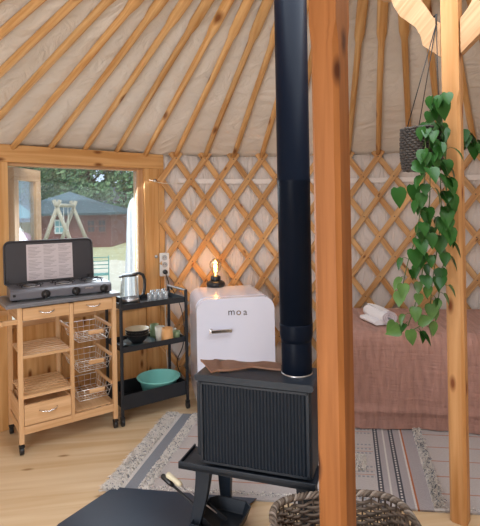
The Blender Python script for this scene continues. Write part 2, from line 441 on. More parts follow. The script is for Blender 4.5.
# window wall panel ------------------------------------------------
def pbox(name, t0, t1, z0, z1, d0, d1, m, parent=None, bev=.003, axis=None):
    """box in the panel's own frame: d = distance into the yurt"""
    bb = MB(); bb.box(((t0 + t1) / 2, -(d0 + d1) / 2, (z0 + z1) / 2), (t1 - t0, d1 - d0, z1 - z0), axis=axis)
    o = bb.build(name, m, parent, bev)
    if parent is None: o.location = PA; o.rotation_euler = (0, 0, PANG); struct(o)
    return o
win = thing('window_1', None, None, PA, PANG); struct(win)
pbox('header', T0, T1, ZT, ZH, -.03, .05, pine_panel, win, .005)
pbox('jamb_board', T0, W0, 0.001, ZT, -.03, .045, pine_panel, win)
pbox('jamb_board', W1 + .051, T1 - .05, 0.001, ZT, -.03, .045, pine_panel, win)
pbox('jamb_board', T1 - .049, T1, 0.001, ZT, -.03, .052, pine_panel, win)
pbox('window_stop', W1, W1 + .05, ZS, ZT, -.045, .02, pine_pale, win)
pbox('window_stop', W0, W1, ZT - .02, ZT, -.045, .02, pine_pale, win)
pbox('window_sill', W0 - .0, W1 + .05, ZS - .035, ZS, -.05, .06, pine_pale, win, .004)
for k in range(3):
    w = (W1 + .05 - W0) / 3
    pbox('panel_board', W0 + k * w + .001, W0 + (k + 1) * w - .001, .001, ZS - .036, -.02, .03, pine_panel, win, .003, axis=2)
pbox('pane', W0, W1, ZS, ZT - .02, -.012, -.006, pane, win, 0)
for z in (1.62, 1.02):
    bb = MB(); bb.lathe([(0, .01), (.012, .008), (.014, 0)], n=12, M=Matrix.Translation((W1 + .14, -.047, z)) @ Matrix.Rotation(PI / 2, 4, 'X'))
    bb.build('bolt', steel, win)
# opened casement sash hinged outside at the left jamb
sw = thing('casement_sash', 'pine casement sash standing open outside, at the glazing\'s edge', 'window sash', pl(W0 + .045) - PN * .06 , R(86))
L = .37
def sbox(name, x0, x1, z0, z1, m, t=.045):
    bb = MB(); bb.box(((x0 + x1) / 2, 0, (z0 + z1) / 2), (x1 - x0, t, z1 - z0)); return bb.build(name, m, sw, .004)
sbox('rail', 0, L, ZT - .105, ZT - .02, pine_pale); sbox('rail', 0, L, ZS + .02, ZS + .10, pine_pale)
sbox('stile', L - .075, L, ZS + .10, ZT - .105, pine_pale); sbox('stile', 0, .06, ZS + .10, ZT - .105, pine_pale)
sbox('pane', .06, L - .075, ZS + .10, ZT - .105, pane, .006)

# frame of the assumed doorway, unseen behind the camera
dfz = MB(); pL, pR = ring(DOOR_PHI - 14, RW), ring(DOOR_PHI + 14, RW)
for p in (pL, pR): dfz.box((p.x, p.y, .92), (.09, .09, 1.84))
mid = (pL + pR) / 2; dd = pR - pL
dfz.box((0, 0, 1.79), (dd.length, .09, .09), M=Matrix.Translation(mid) @ Matrix.Rotation(math.atan2(dd.y, dd.x), 4, 'Z'))
struct(dfz.build('door_1', pine_panel, None, .004))

# ================================================================== TRELLIS
lat = thing('trellis_wall', 'pine diamond trellis wall riveted from crossing slats', 'trellis', (CY.x, CY.y, 0))
def slat(a_top, sgn, k):
    """slat on the cylinder from its top end down; sgn = direction of travel in bearing"""
    top_z = 1.85; slope = 1.36; rad = RW if sgn > 0 else RW - .017
    pts = []; z = top_z; st = .03
    a = a_top - sgn * math.degrees(.05 / slope / RW)
    while True:
        if PH1 - 1.0 <= a <= 82: pts.append((a, z))
        if z <= .02: break
        z = max(.02, z - st); a = a_top + sgn * math.degrees((1.80 - z) / slope / RW)
    if len(pts) < 3: return
    b = MB(); hw, ht = .0235, .0075; vs = []; tdir = Vector((sgn * 1 / slope, -1)).normalized(); nrm = Vector((-tdir.y, tdir.x)); L = 0
    rows = []
    for i, (a, z) in enumerate(pts):
        cs = []
        for (w, t) in ((-hw, -ht), (hw, -ht), (hw, ht), (-hw, ht)):
            aa = a + math.degrees(nrm.x * w / RW); zz = z + nrm.y * w
            p = ring(aa, rad + t, max(.002, zz)) - Vector((CY.x, CY.y, 0)); cs.append(p)
        vs += cs
    fs = []; uvs = []
    for i in range(len(pts) - 1):
        for q in range(4):
            r = (q + 1) % 4; fs.append((i * 4 + q, i * 4 + r, i * 4 + 4 + r, i * 4 + 4 + q))
            off = k * .37 + sgn * 1.1; v0 = off + q * .04
            q_ = .037; uvs.append([(i * q_ + off, v0), (i * q_ + off, v0 + .04), (i * q_ + q_ + off, v0 + .04), (i * q_ + q_ + off, v0)])
    e = (len(pts) - 1) * 4
    fs += [(3, 2, 1, 0), (e, e + 1, e + 2, e + 3)]; uvs += [[(0, 0)] * 4] * 2
    b.add(vs, fs, uvs)
    if sgn < 0:                                       # rivet heads at the crossings
        for j in range(0, 14):
            aa = a_top - j * STEP / 2; z = 1.80 - j * STEP / 2 * R(1) * RW * slope
            if PH1 + 1.5 < aa < 80 and z > .05:
                p = ring(aa, rad - ht, z) - Vector((CY.x, CY.y, 0)); d = Vector((-math.sin(R(aa)), -math.cos(R(aa)), 0))
                M = Matrix.Translation(p) @ d.to_track_quat('Z', 'Y').to_matrix().to_4x4()
                b.lathe([(0, .0025), (.004, .002), (.0052, 0)], n=8, M=M, mi=1)
    b.build('slat', [pine_slat, rope_m], lat, .0015, 1)
STEP = 5.625; A0 = -19.2
for k in range(-9, 19):
    slat(A0 + k * STEP, 1, k)
for k in range(-2, 26):
    slat(A0 + k * STEP, -1, k)

# girth band behind the slats and the lining's lower edge
def band(name, a0, a1, z0, h, rad, m, label, cat):
    b = MB(); vs = []; n = int((a1 - a0) * 1.5)
    for i in range(n + 1):
        a = a0 + (a1 - a0) * i / n
        z = z0(a)
        vs += [ring(a, rad, z), ring(a, rad, z + h), ring(a, rad + .002, z + h), ring(a, rad + .002, z)]
    fs = []
    for i in range(n):
        for q in range(4): fs.append((i * 4 + q, i * 4 + (q + 1) % 4, i * 4 + 4 + (q + 1) % 4, i * 4 + 4 + q))
    b.add(vs, fs); return tag(b.build(name, m), label, cat)
band('webbing_band', PH1 + 3, 82, lambda a: 1.60 - .0004 * (a + 20) , .04, RW + .0155, bandm, 'pale webbing band running level behind the trellis slats', 'band')
# thin cord tied from the window frame to the trellis
b = MB(); p0 = pl(W1 + .09, 1.625) + PN * .052; p1 = ring(-25.4, RW - .045, 1.598)
b.tube([p0 + (p1 - p0) * t - Vector((0, 0, .012 * math.sin(PI * t))) for t in (0, .2, .4, .6, .8, 1)] + [ring(-23.5, RW - .035, 1.6)], .0025, 6)
tag(b.build('tie_cord', cordwhite), 'thin pale cord tied from the window frame across to the trellis', 'cord')

# ================================================================== ROOF POLES
def rafter(a):
    re = (eave_r(a) - .05) if PH0 <= a <= PH1 else RW - .012
    t1 = CR + .0; b = MB(); vs = []; secs = []
    nseg = 14
    xs = [re + (t1 - re) * i / nseg for i in range(nseg + 1)]
    wide_at = 1.34; out = []
    Lh = math.sqrt(1 + SL * SL); tang = Vector((math.cos(R(a)), -math.sin(R(a)), 0)); rad = Vector((math.sin(R(a)), math.cos(R(a)), 0))
    up = (Vector((0, 0, 1)) + rad * SL).normalized()
    n = 10; L = 0; rows = []
    xs2 = sorted(set(xs + [wide_at + .03, wide_at - .03]), reverse=True)
    for r in xs2:
        f = min(1, max(0, (wide_at + .03 - r) / .06)); f = f * f * (3 - 2 * f)
        taper = min(1, .85 + (re - r) * 1.6)
        wob = .006 * noise.noise(Vector((a * 3.1, r * 1.5, 0)))
        c = Vector((CY.x, CY.y, 0)) + rad * r + Vector((0, 0, roof_z(r) + .002)) + tang * wob
        row = []
        for k in range(n):
            th = 2 * PI * (k + .5) / n; cx_, sy_ = math.cos(th), math.sin(th)
            rx = .0205 * taper; rp = c + tang * rx * cx_ + up * rx * sy_
            sq = max(abs(cx_), abs(sy_)); wp = c + tang * .030 * cx_ / sq + up * .019 * sy_ / sq
            row.append(rp.lerp(wp, f))
        rows.append(row)
    V = [p for row in rows for p in row]; fs = []; uvs = []
    o0 = ring(a, re, roof_z(re)); 
    for i in range(len(rows) - 1):
        l0, l1 = (re - xs2[i]) * Lh, (re - xs2[i + 1]) * Lh
        for k in range(n):
            q = (k + 1) % n; fs.append((i * n + k, i * n + q, (i + 1) * n + q, (i + 1) * n + k)); w = .0125
            uvs.append([(l0, k * w), (l0, (k + 1) * w), (l1, (k + 1) * w), (l1, k * w)])
    e = (len(rows) - 1) * n; fs += [tuple(range(n - 1, -1, -1)), tuple(e + k for k in range(n))]; uvs += [[(0, 0)] * n] * 2
    b.add([p - o0 for p in V], fs, uvs, 0, True)
    o = b.build('roof_pole', pine); o.location = o0
    ORD = ('first', 'second', 'third', 'fourth', 'fifth', 'sixth', 'seventh', 'eighth', 'ninth', 'tenth')
    nb = sum(1 for q in range(-10, 12) if a + .1 < A0 + q * STEP < PH1)
    if a < PH1: l = 'pine roof pole above the window beam, %s from the beam\'s trellis end' % ORD[nb]
    elif a < -2: l = 'pine roof pole between window and stovepipe, %s from the window' % ORD[sum(1 for q in range(-10, 12) if PH1 < A0 + q * STEP < a - .1)]
    elif a < 6: l = 'pine roof pole mostly hidden behind the thick front post'
    elif a < 22: l = 'pine roof pole above the bed, %s past the thick front post' % ORD[sum(1 for q in range(-10, 12) if 6 < A0 + q * STEP < a - .1)]
    elif a < 28: l = 'pine roof pole passing behind the braced post of the hanging plant'
    else: l = 'pine roof pole past the braced post, %s beyond it' % ORD[sum(1 for q in range(-10, 12) if 28 < A0 + q * STEP < a - .1)]
    return tag(o, l, 'roof pole', 'pine roof poles of the yurt')
for k in range(-10, 12):
    rafter(A0 + k * STEP)

# ================================================================== POSTS WITH BRACES
BANG = math.atan2(.79, .62) + 0            # not used directly
bdir = Vector((-.79, .62, 0)).normalized(); PZ = math.atan2(-bdir.y, -bdir.x)   # local +X points away from bdir
def s_of(px, py, org):
    k = uv_of(px, py)[0]
    s = (org.x - org.y * k) / (-bdir.x + bdir.y * k)
    Y = org.y + bdir.y * s; z = H - uv_of(px, py)[1] * Y
    return s, z
p2 = Vector((.948, 2.12, 0)); p1 = Vector((.252, 1.31, 0))
zc = roof_z(CR) - .022
b0 = [(443.5, 58), (424.5, 47), (422, 37), (417.5, 29), (409, 22.5), (402, 18), (396, 9), (392.5, 0)]
t0 = [(441.5, 25), (433, 17), (427, 8), (421, 0)]
low = [s_of(x, y, p2) for x, y in b0]; upp = [s_of(x, y, p2) for x, y in t0]
low[0] = (.041, low[0][1]); upp[0] = (.041, upp[0][1])
low = [q for q in low]; 
ls, lz = low[-1]; us, uz = upp[-1]
low += [(ls + .05, lz + .01), (ls + .09, lz + .07), (ls + .15, zc - .05), (ls + .19, zc - .04), (ls + .19, zc)]
upp += [(us + .06, uz + .13), (us + .08, zc)]
prof = low + upp[::-1]
def post(name, loc, label, w=.072, zt=zc, m=None):
    t = thing(name, label, 'post', loc, PZ)
    c = .012; h = w / 2; zs = 1.86
    b = MB()
    def sec(z, c):
        pts = [(h - c, h), (-h + c, h), (-h, h - c), (-h, -h + c), (-h + c, -h), (h - c, -h), (h, -h + c), (h, h - c)]
        return [(x, y, z) for x, y in pts]
    rows = [sec(.001, c), sec(.6, c), sec(1.2, c), sec(zs - .03, c), sec(zs, c * .6), sec(zs + .03, .001), sec(zt, .001)]
    V = [p for r_ in rows for p in r_]; fs = []; uvs = []
    per = [0]
    for k in range(8):
        a, q = rows[0][k], rows[0][(k + 1) % 8]; per.append(per[-1] + math.dist(a, q))
    for i in range(len(rows) - 1):
        z0, z1 = rows[i][0][2], rows[i + 1][0][2]
        for k in range(8):
            q = (k + 1) % 8; fs.append((i * 8 + k, i * 8 + q, (i + 1) * 8 + q, (i + 1) * 8 + k))
            uvs.append([(z0, per[k]), (z0, per[k + 1]), (z1, per[k + 1]), (z1, per[k])])
    e = (len(rows) - 1) * 8; fs += [tuple(range(7, -1, -1)), tuple(e + k for k in range(8))]; uvs += [[(0, 0)] * 8] * 2
    b.add(V, fs, uvs); b.build('post_shaft', m or pine_post, t)
    for sg in (-1, 1):
        bb = MB(); bb.prism([(sg * s_, z) for s_, z in prof], .045, M=Matrix.Translation((0, -.0225, 0)))
        bb.uv = [[(y * .7 + x * .7, x * .7 - y * .7) for x, y in w_] if w_ else None for w_ in bb.uv]
        bb.build('brace', pine_pale, t, .002)
    # beam on top
    bb = MB(); bb.box((0, 0, zt + .05), (1.25, .08, .10)); bb.build('beam', pine_pale, t, .003)
    return t
post('roof_post', p1, 'thick square pine post standing in front of the black stove', .081, m=amber_shaded)
post('roof_post', p2, 'square pine post with curved braces beside the hanging plant')

# ================================================================== FURNITURE: fridge
fx = thing('refrigerator', 'small white retro refrigerator with rounded corners beside the trellis', 'refrigerator', (-.088, 3.50, 0), R(11.5))
FW, FD, FHt = .535, .49, .785
b = MB(); b.prism(rrect(FW, FHt - .02, .075, 8, rb=.05), FD - .075, M=Matrix.Translation((0, -FD / 2 + .075, .02)), smooth=False)
b.build('body', fridge_m, fx, .012, 3, angle=50)
b = MB(); b.prism(rrect(FW + .004, FHt - .03, .085, 8, rb=.06), .068, M=Matrix.Translation((0, -FD / 2, .028)))
b.build('door', fridge_m, fx, .026, 5, angle=50)
for sx in (-1, 1):
    for sy in (-1, 1):
        b = MB(); b.lathe([(0, .0), (.018, 0), (.018, .03), (0, .03)], (sx * .2, sy * .18, 0), 12); b.build('foot', blackpl, fx)
def on_face(px, py, org, ang, y_local):
    """local x,z on a vertical face at y_local of a frame at org rotated ang"""
    k, v = uv_of(px, py); e1 = Vector((math.cos(ang), math.sin(ang))); e2 = Vector((-math.sin(ang), math.cos(ang)))
    o = Vector((org[0], org[1])) + e2 * y_local
    a = (k * o.y - o.x) / (e1.x - k * e1.y); Y = o.y + a * e1.y
    return a, H - v * Y
FO = (-.088, 3.50); FA = R(11.5)
hx, hz = on_face(208.5, 331, FO, FA, -FD / 2); hx2, _ = on_face(231, 331, FO, FA, -FD / 2)
b = MB(); b.box((hx + .014, -FD / 2 - .014, hz), (.024, .028, .036)); b.box(((hx + hx2) / 2 + .005, -FD / 2 - .03, hz - .001), (hx2 - hx - .005, .014, .026)); b.box((hx2 - .008, -FD / 2 - .012, hz), (.012, .024, .018))
b.build('door_handle', chrome, fx, .006, 3)
def text_mesh(body, size, name, m, parent, loc, rot=(PI / 2, 0, 0), ext=.0006):
    cu = bpy.data.curves.new(name, 'FONT'); cu.body = body; cu.size = size; cu.extrude = ext; cu.align_x = 'CENTER'
    to = bpy.data.objects.new(name, cu); COL.objects.link(to)
    bpy.context.view_layer.update()
    dg = bpy.context.evaluated_depsgraph_get(); me = bpy.data.meshes.new_from_object(to.evaluated_get(dg)); me.name = name
    bpy.data.objects.remove(to); me.materials.clear(); me.materials.append(m)
    o = bpy.data.objects.new(name, me); COL.objects.link(o); o.parent = parent; o.location = loc; o.rotation_euler = rot
    return o
bronze = plain('bronze_lettering', (.20, .10, .04), .4, .3); darkletter = plain('dark_lettering', (.07, .055, .055), .4)
for ch, pxx, mm in (('m', 231.5, darkletter), ('o', 238.7, bronze), ('a', 245.3, darkletter)):
    x, z = on_face(pxx, 315.0, FO, FA, -FD / 2)
    text_mesh(ch, .066, 'letter', mm, fx, (x, -FD / 2 - .0008, z))

# lamp on the fridge
lp = G(215.7, 286.5, FHt); lp.z = FHt + .001
lm = thing('table_lamp', 'small black lamp with a glowing globe bulb on the refrigerator', 'lamp', lp)
b = MB(); b.lathe([(0, 0), (.062, 0), (.071, .006), (.073, .022), (.068, .036), (.05, .044), (.03, .047), (0, .047)], n=32); b.build('lamp_base', blackpl, lm)
b = MB(); b.lathe([(0, .046), (.038, .046), (.040, .055), (.038, .078), (.030, .084), (.018, .086), (0, .086)], n=24)
b.build('socket', blackpl, lm)
b = MB(); b.lathe([(.014, .084), (.018, .10), (.036, .125), (.045, .15), (.047, .17), (.043, .19), (.030, .207), (.014, .216), (.003, .219)], n=28)
b.build('bulb', bglass, lm)
b = MB()
pts = []
for k in range(60):
    a = k * .9; pts.append((.011 * math.cos(a) * (1 - .2 * math.sin(k * .1)), .011 * math.sin(a), .118 + .05 * k / 60))
b.tube(pts, .0016, 5); b.tube([(0, 0, .084), (0, 0, .115)], .003, 6)
b.build('filament', filament, lm)
light('lamp_glow', 'POINT', lp + Vector((0, 0, .15)), 1.9, (1, .50, .17), shadow_soft_size=.02)

# ================================================================== stove
SO = Vector((-.192, 2.05, .009)); SA = math.atan2(-.322, .947)
st = thing('wood_stove', 'black cast iron wood stove with ribbed side on splayed legs', 'stove', SO, SA)
SL_, SD, Z0, Z1 = .487, .18, .300, .675
b = MB(); b.box((SL_ / 2, SD / 2, (Z0 + Z1) / 2), (SL_ - .004, SD, Z1 - Z0)); b.build('firebox', castiron, st, .012, 3)
for yy, sg in ((0, -1), (SD, 1)):
    b = MB(); fr = .016
    x0, x1, z0, z1 = .012, SL_ - .012, Z0 + .012, Z1 - .022; d = .010
    yc = yy + sg * d / 2
    b.box((x0 + fr / 2 - .004, yc, (z0 + z1) / 2), (fr * .7, d, z1 - z0)); b.box((x1 - fr / 2 + .004, yc, (z0 + z1) / 2), (fr * .7, d, z1 - z0))
    b.box(((x0 + x1) / 2, yc, z1 - fr * .3), (x1 - x0, d, fr * .6)); b.box(((x0 + x1) / 2, yc, z0 + fr * .3), (x1 - x0, d, fr * .6))
    nr_ = 31; xa, xb = x0 + fr * .8, x1 - fr * .8
    pts = []; m_ = nr_ * 8
    for i in range(m_ + 1):
        x = xa + (xb - xa) * i / m_; y = yy + sg * (.002 + .0045 * (1 - math.cos(2 * PI * i / 8)) / 2 * 1.6)
        pts.append((x, y))
    vs = [(x, y, z0 + fr * .6) for x, y in pts] + [(x, y, z1 - fr * .6) for x, y in pts]
    b.add(vs, [(i, i + 1, m_ + 2 + i, m_ + 1 + i) for i in range(m_)], smooth=True)
    b.build('side_panel', castiron, st, 0)
b = MB(); b.prism(rrect(SL_ + .022, .028, .0135, 6), SD + .03, M=Matrix.Translation((SL_ / 2, -.018, Z1 - .016))); b.build('top_plate', castiron, st, .012, 4, angle=60)
b = MB(); x0, x1, y0, y1 = -.092, SL_ + .012, -.02, SD - .03
b.box(((x0 + x1) / 2, (y0 + y1) / 2, Z0 - .018), (x1 - x0, y1 - y0, .016))
b.box(((x0 + x1) / 2, y0 + .004, Z0 - .012), (x1 - x0, .008, .03)); b.box((x0 + .004, (y0 + y1) / 2, Z0 - .012), (.008, y1 - y0, .026))
b.build('ash_ledge', castiron, st, .002)
b = MB(); b.box((-.006, SD / 2, (Z0 + Z1) / 2), (.014, SD - .02, Z1 - Z0 - .06)); dr = b.build('door', castiron, st, .004)
b = MB(); b.box((-.014, SD / 2, (Z0 + Z1) / 2 + .02), (.004, SD - .07, Z1 - Z0 - .16)); b.build('door_glass', stoveglass, dr, .002)
b = MB(); b.tube([(-.014, SD - .03, .52), (-.05, SD - .03, .52), (-.05, SD - .03, .44)], .007, 8); b.build('handle', steel, dr)
def leg(x, y, dx, dy):
    b = MB(); vs = []; m_ = 8
    for i in range(m_ + 1):
        f = i / m_; z = (Z0 - .028) * (1 - f); sp = f ** 1.6
        w = .034 * (1 - .35 * f); cx_, cy_ = x + dx * sp, y + dy * sp
        for (a, c) in ((-1, -1), (1, -1), (1, 1), (-1, 1)): vs.append((cx_ + a * w, cy_ + c * w * .55, z + .001))
    fs = [(i * 4 + q, i * 4 + (q + 1) % 4, i * 4 + 4 + (q + 1) % 4, i * 4 + 4 + q) for i in range(m_) for q in range(4)] + [(3, 2, 1, 0), (m_ * 4, m_ * 4 + 1, m_ * 4 + 2, m_ * 4 + 3)]
    b.add(vs, fs); b.build('leg', castiron, st, .003)
leg(.012, .02, -.045, -.03); leg(.062, SD - .04, -.03, .085); leg(SL_ - .04, .03, .03, -.01); leg(SL_ - .05, SD - .04, .04, .085)
# stovepipe
pp = Vector((.2285, 2.032, 0)); zt_ = Z1 + .0215
pi_ = thing('stovepipe', 'tall black stovepipe rising from the wood stove', 'stovepipe', (pp.x, pp.y, zt_))
b = MB(); b.lathe([(0, .0), (.064, .0), (.064, .165), (0, .165)], n=40); b.build('lower_pipe', pipe_m, pi_, .001)
zc0 = .165
b = MB(); b.lathe([(.0, zc0 - .03), (.0645, zc0 - .03), (.068, zc0 - .01), (.0695, zc0), (.0705, zc0 + .04), (.070, zc0 + .045), (0, zc0 + .045)], n=40); b.build('collar', pipe_m, pi_)
b = MB(); b.lathe([(0, zc0 + .046), (.069, zc0 + .046), (.069, .80), (.0705, .803), (.0705, .815), (.069, .818), (.069, 2.35), (0, 2.35)], n=40); b.build('upper_pipe', pipe_m, pi_)
b = MB(); b.lathe([(.064, .004), (.0665, .001), (.0665, 0.0), (.064, 0)], n=40); b.build('base_ring', steel, pi_)

# brown board on the stove top
bz = Z1 + .0225
pL_ = [(202, 363.0), (217, 375.0), (228, 371.5), (243, 369.5), (256, 370.0), (268, 371.0), (281, 371.5), (281, 363), (262, 362), (247, 362.0), (230, 361.0), (216, 363.0)]
cen = Vector((.02, 2.2, bz))
bo = MB()
front = [G(x, y, bz) for x, y in ((211, 374.6), (217, 373), (226, 372.6), (240, 371), (252, 369.4), (268, 370.8), (281, 371.9))]
back = [G(x, y, bz + .02) for x, y in ((200.5, 362.7), (214, 361.6), (227, 360.2), (240, 361.6), (248, 360.2), (263, 361.2), (281, 364))]
n_ = 24
def lerp_list(L_, f):
    x = f * (len(L_) - 1); i = min(int(x), len(L_) - 2); return L_[i].lerp(L_[i + 1], x - i)
vs = []; rows_ = 7
for i in range(n_ + 1):
    f = i / n_; A, B = lerp_list(front, f), lerp_list(back, f)
    for j in range(rows_):
        g = j / (rows_ - 1); p = A.lerp(B, g); lift = .009 * (.5 + .5 * math.sin(f * 12 + g * 3)) * (.3 + g) + (.016 * g if f < .25 else 0)
        vs.append((p.x, p.y, bz + .0125 + lift))
o_ = len(vs)
vs += [(x, y, max(bz + .0005, z - .008)) for x, y, z in vs]
fs = []; R_ = rows_
for i in range(n_):
    for j in range(R_ - 1):
        a = i * R_ + j; fs.append((a, a + R_, a + R_ + 1, a + 1)); fs.append((o_ + a, o_ + a + 1, o_ + a + R_ + 1, o_ + a + R_))
es = []
for i in range(n_):
    es.append((i * R_, o_ + i * R_, o_ + (i + 1) * R_, (i + 1) * R_)); k_ = i * R_ + R_ - 1; es.append((k_, k_ + R_, o_ + k_ + R_, o_ + k_))
for j in range(R_ - 1):
    es.append((j, j + 1, o_ + j + 1, o_ + j)); k_ = n_ * R_ + j; es.append((k_, o_ + k_, o_ + k_ + 1, k_ + 1))
bo.add(vs, fs, smooth=True); bo.add(vs, es, mi=1)
tag(bo.build('leather_mat', [brownleather, brownedge]), 'brown warped leathery mat lying on the stove top', 'mat')

# hearth plate in front of the stove door
hp = [G(58, 527, 0), G(114, 489.5, 0), G(257, 501, 0), Vector((-.02, 2.19, 0)), Vector((-.17, 1.96, 0)), Vector((-.33, 1.84, 0)), Vector((-.80, 1.90, 0)), Vector((-.85, 2.0, 0))]
RUGT = .009
b = MB(); n_ = len(hp); z0 = RUGT + .0005
vs = [(p.x, p.y, z0) for p in hp] + [(p.x, p.y, z0 + .004) for p in hp]
b.add(vs, [tuple(range(n_)), tuple(range(2 * n_ - 1, n_ - 1, -1))] + [(i, n_ + i, n_ + (i + 1) % n_, (i + 1) % n_) for i in range(n_)])
# lower rim where the plate lies on the bare floor
b.add([(p.x + (CXp - p.x) * .35, p.y + (1.95 - p.y) * .35, q) for q in (.001, z0) for p in hp for CXp in (-.5,)], [tuple(range(n_)), tuple(range(2 * n_ - 1, n_ - 1, -1))] + [(i, n_ + i, n_ + (i + 1) % n_, (i + 1) % n_) for i in range(n_)])
tag(b.build('hearth_plate', plate_m, None, .001, 1), 'dark blue-black steel hearth plate on the floor by the stove', 'hearth plate')
HZ = z0 + .0045

# ash pan, shovel and poker
ap = Vector((-.10, 2.085, HZ + .001)); at_ = thing('ash_pan', 'black open ash pan lying under the stove', 'pan', ap, R(-22))
b = MB(); w_, d_, h_ = .102, .115, .058
o_ = [(-w_, -d_), (w_, -d_), (w_, d_ - .03), (w_ - .03, d_), (-w_ + .03, d_), (-w_, d_ - .03)]
q_ = [(x * .8, y * .86) for x, y in o_]
def ringv(L_, z, k=1): return [(x * k, y * k, z) for x, y in L_]
vs = ringv(q_, 0) + ringv(o_, h_) + ringv(o_, h_, .95) + ringv(q_, .006, .95); m_ = 6; fs = [tuple(range(m_ - 1, -1, -1)), tuple(3 * m_ + k for k in range(m_))]
for l in range(3):
    for k in range(m_): fs.append((l * m_ + k, l * m_ + (k + 1) % m_, (l + 1) * m_ + (k + 1) % m_, (l + 1) * m_ + k))
b.add(vs, fs); b.build('pan_tray', castiron, at_, .003)
b = MB(); b.box((.04, -d_ - .012, .03), (.03, .03, .012)); b.build('pan_grip', castiron, at_, .003)
def rod(name, label, cat, a, bb_, parts):
    t = thing(name, label, cat, a); d = Vector(bb_) - Vector(a)
    return t, d
A = P(161.5, 475, 2.19); B = P(205, 515, 2.10)
t = thing('hearth_shovel', 'black hearth shovel leaning with its blade in the ash pan', 'shovel', B)
d = A - B; b = MB(); b.tube([Vector((0, 0, 0)), d * .4, d * .75], .006, 8); b.build('shaft', blackmet, t)
b = MB(); b.tube([d * .72, d * .8, d * .97, d], [.008, .012, .012, .007], 10); b.build('grip', blackpl, t)
Bl = MB(); Md = d.to_track_quat('Y', 'Z').to_matrix().to_4x4()
Bl.box((0, -.035, 0), (.09, .10, .004), M=Md); Bl.box((-.045, -.035, .012), (.004, .10, .026), M=Md); Bl.box((.045, -.035, .012), (.004, .10, .026), M=Md)
Bl.build('blade', blackmet, t)
A = P(167.0, 474, 2.16); B = P(217, 517, 2.04); B.z = max(B.z, .10)
t = thing('fire_poker', 'thin steel poker with a cream handle resting on the ash pan', 'poker', B)
d = A - B
b = MB(); b.tube([Vector((0, 0, 0)), d * .72], .0028, 8); b.build('shaft', steel, t)
b = MB(); b.tube([d * .70, d * .74, d * .86, d * .98, d], [.008, .013, .011, .0135, .009], 12); b.build('handle', plain('cream_handle', (.72, .66, .48), .45), t)

# ================================================================== bed, blanket, towel
BA = R(-9); BO = Vector((.50, 3.045, .0)); BL_, BD, BH = 1.40, .74, .60
bed = thing('daybed', 'low daybed hidden under a dusty rose blanket along the trellis', 'bed', BO, BA)
b = MB(); b.box((BL_ / 2, BD / 2 + .01, .14), (BL_ - .16, BD - .10, .20)); b.build('bed_base', pine_panel, bed, .01)
b = MB(); b.box((BL_ / 2, BD / 2 + .01, .40), (BL_ - .13, BD - .08, .30)); b.build('mattress', whitecup, bed, .04, 3)
for x in (.15, BL_ - .15):
    for y in (.12, BD - .12):
        b = MB(); b.box((x, y, .021), (.06, .06, .039)); b.build('leg', pine_panel, bed)
mbk, nt, pb = nt_of('rose_linen')
tc = N(nt, 'ShaderNodeTexCoord'); base = hexc('#b38a7e')
n1 = N(nt, 'ShaderNodeTexNoise'); n1.inputs['Scale'].default_value = 1; n1.inputs['Detail'].default_value = 4
mp = N(nt, 'ShaderNodeMapping'); mp.inputs['Scale'].default_value = (38, 7, 1); nt.links.new(tc.outputs['UV'], mp.inputs[0]); nt.links.new(mp.outputs[0], n1.inputs[0])
n2 = N(nt, 'ShaderNodeTexNoise'); n2.inputs['Scale'].default_value = 1; n2.inputs['Detail'].default_value = 3
mp2 = N(nt, 'ShaderNodeMapping'); mp2.inputs['Scale'].default_value = (8, 60, 1); nt.links.new(tc.outputs['UV'], mp2.inputs[0]); nt.links.new(mp2.outputs[0], n2.inputs[0])
ad = N(nt, 'ShaderNodeMath', operation='MULTIPLY_ADD'); ad.inputs[1].default_value = .45; nt.links.new(n2.outputs['Fac'], ad.inputs[0]); nt.links.new(n1.outputs['Fac'], ad.inputs[2])
bp = N(nt, 'ShaderNodeBump'); bp.inputs['Strength'].default_value = .9; bp.inputs['Distance'].default_value = .02
nt.links.new(ad.outputs[0], bp.inputs['Height']); nt.links.new(bp.outputs[0], pb.inputs['Normal'])
cr = N(nt, 'ShaderNodeValToRGB'); cr.color_ramp.elements[0].color = c4([x * .82 for x in base]); cr.color_ramp.elements[1].color = c4([x * 1.12 for x in base]); cr.color_ramp.elements[0].position = .3; cr.color_ramp.elements[1].position = .75
nt.links.new(n1.outputs['Fac'], cr.inputs[0]); nt.links.new(cr.outputs[0], pb.inputs['Base Color']); pb.inputs['Roughness'].default_value = .92; pb.inputs['Specular IOR Level'].default_value = .1
pb.inputs['Sheen Weight'].default_value = .15
rr = .07; hang = BH - rr + rr * PI / 2 - .015
nx, ny = 170, 84; vs = []; uvl = []
xs = [-hang + (BL_ - 2 * rr + 2 * hang) * i / nx for i in range(nx + 1)]; ys = [-hang + (BD - rr - .0 + hang) * j / ny for j in range(ny + 1)]
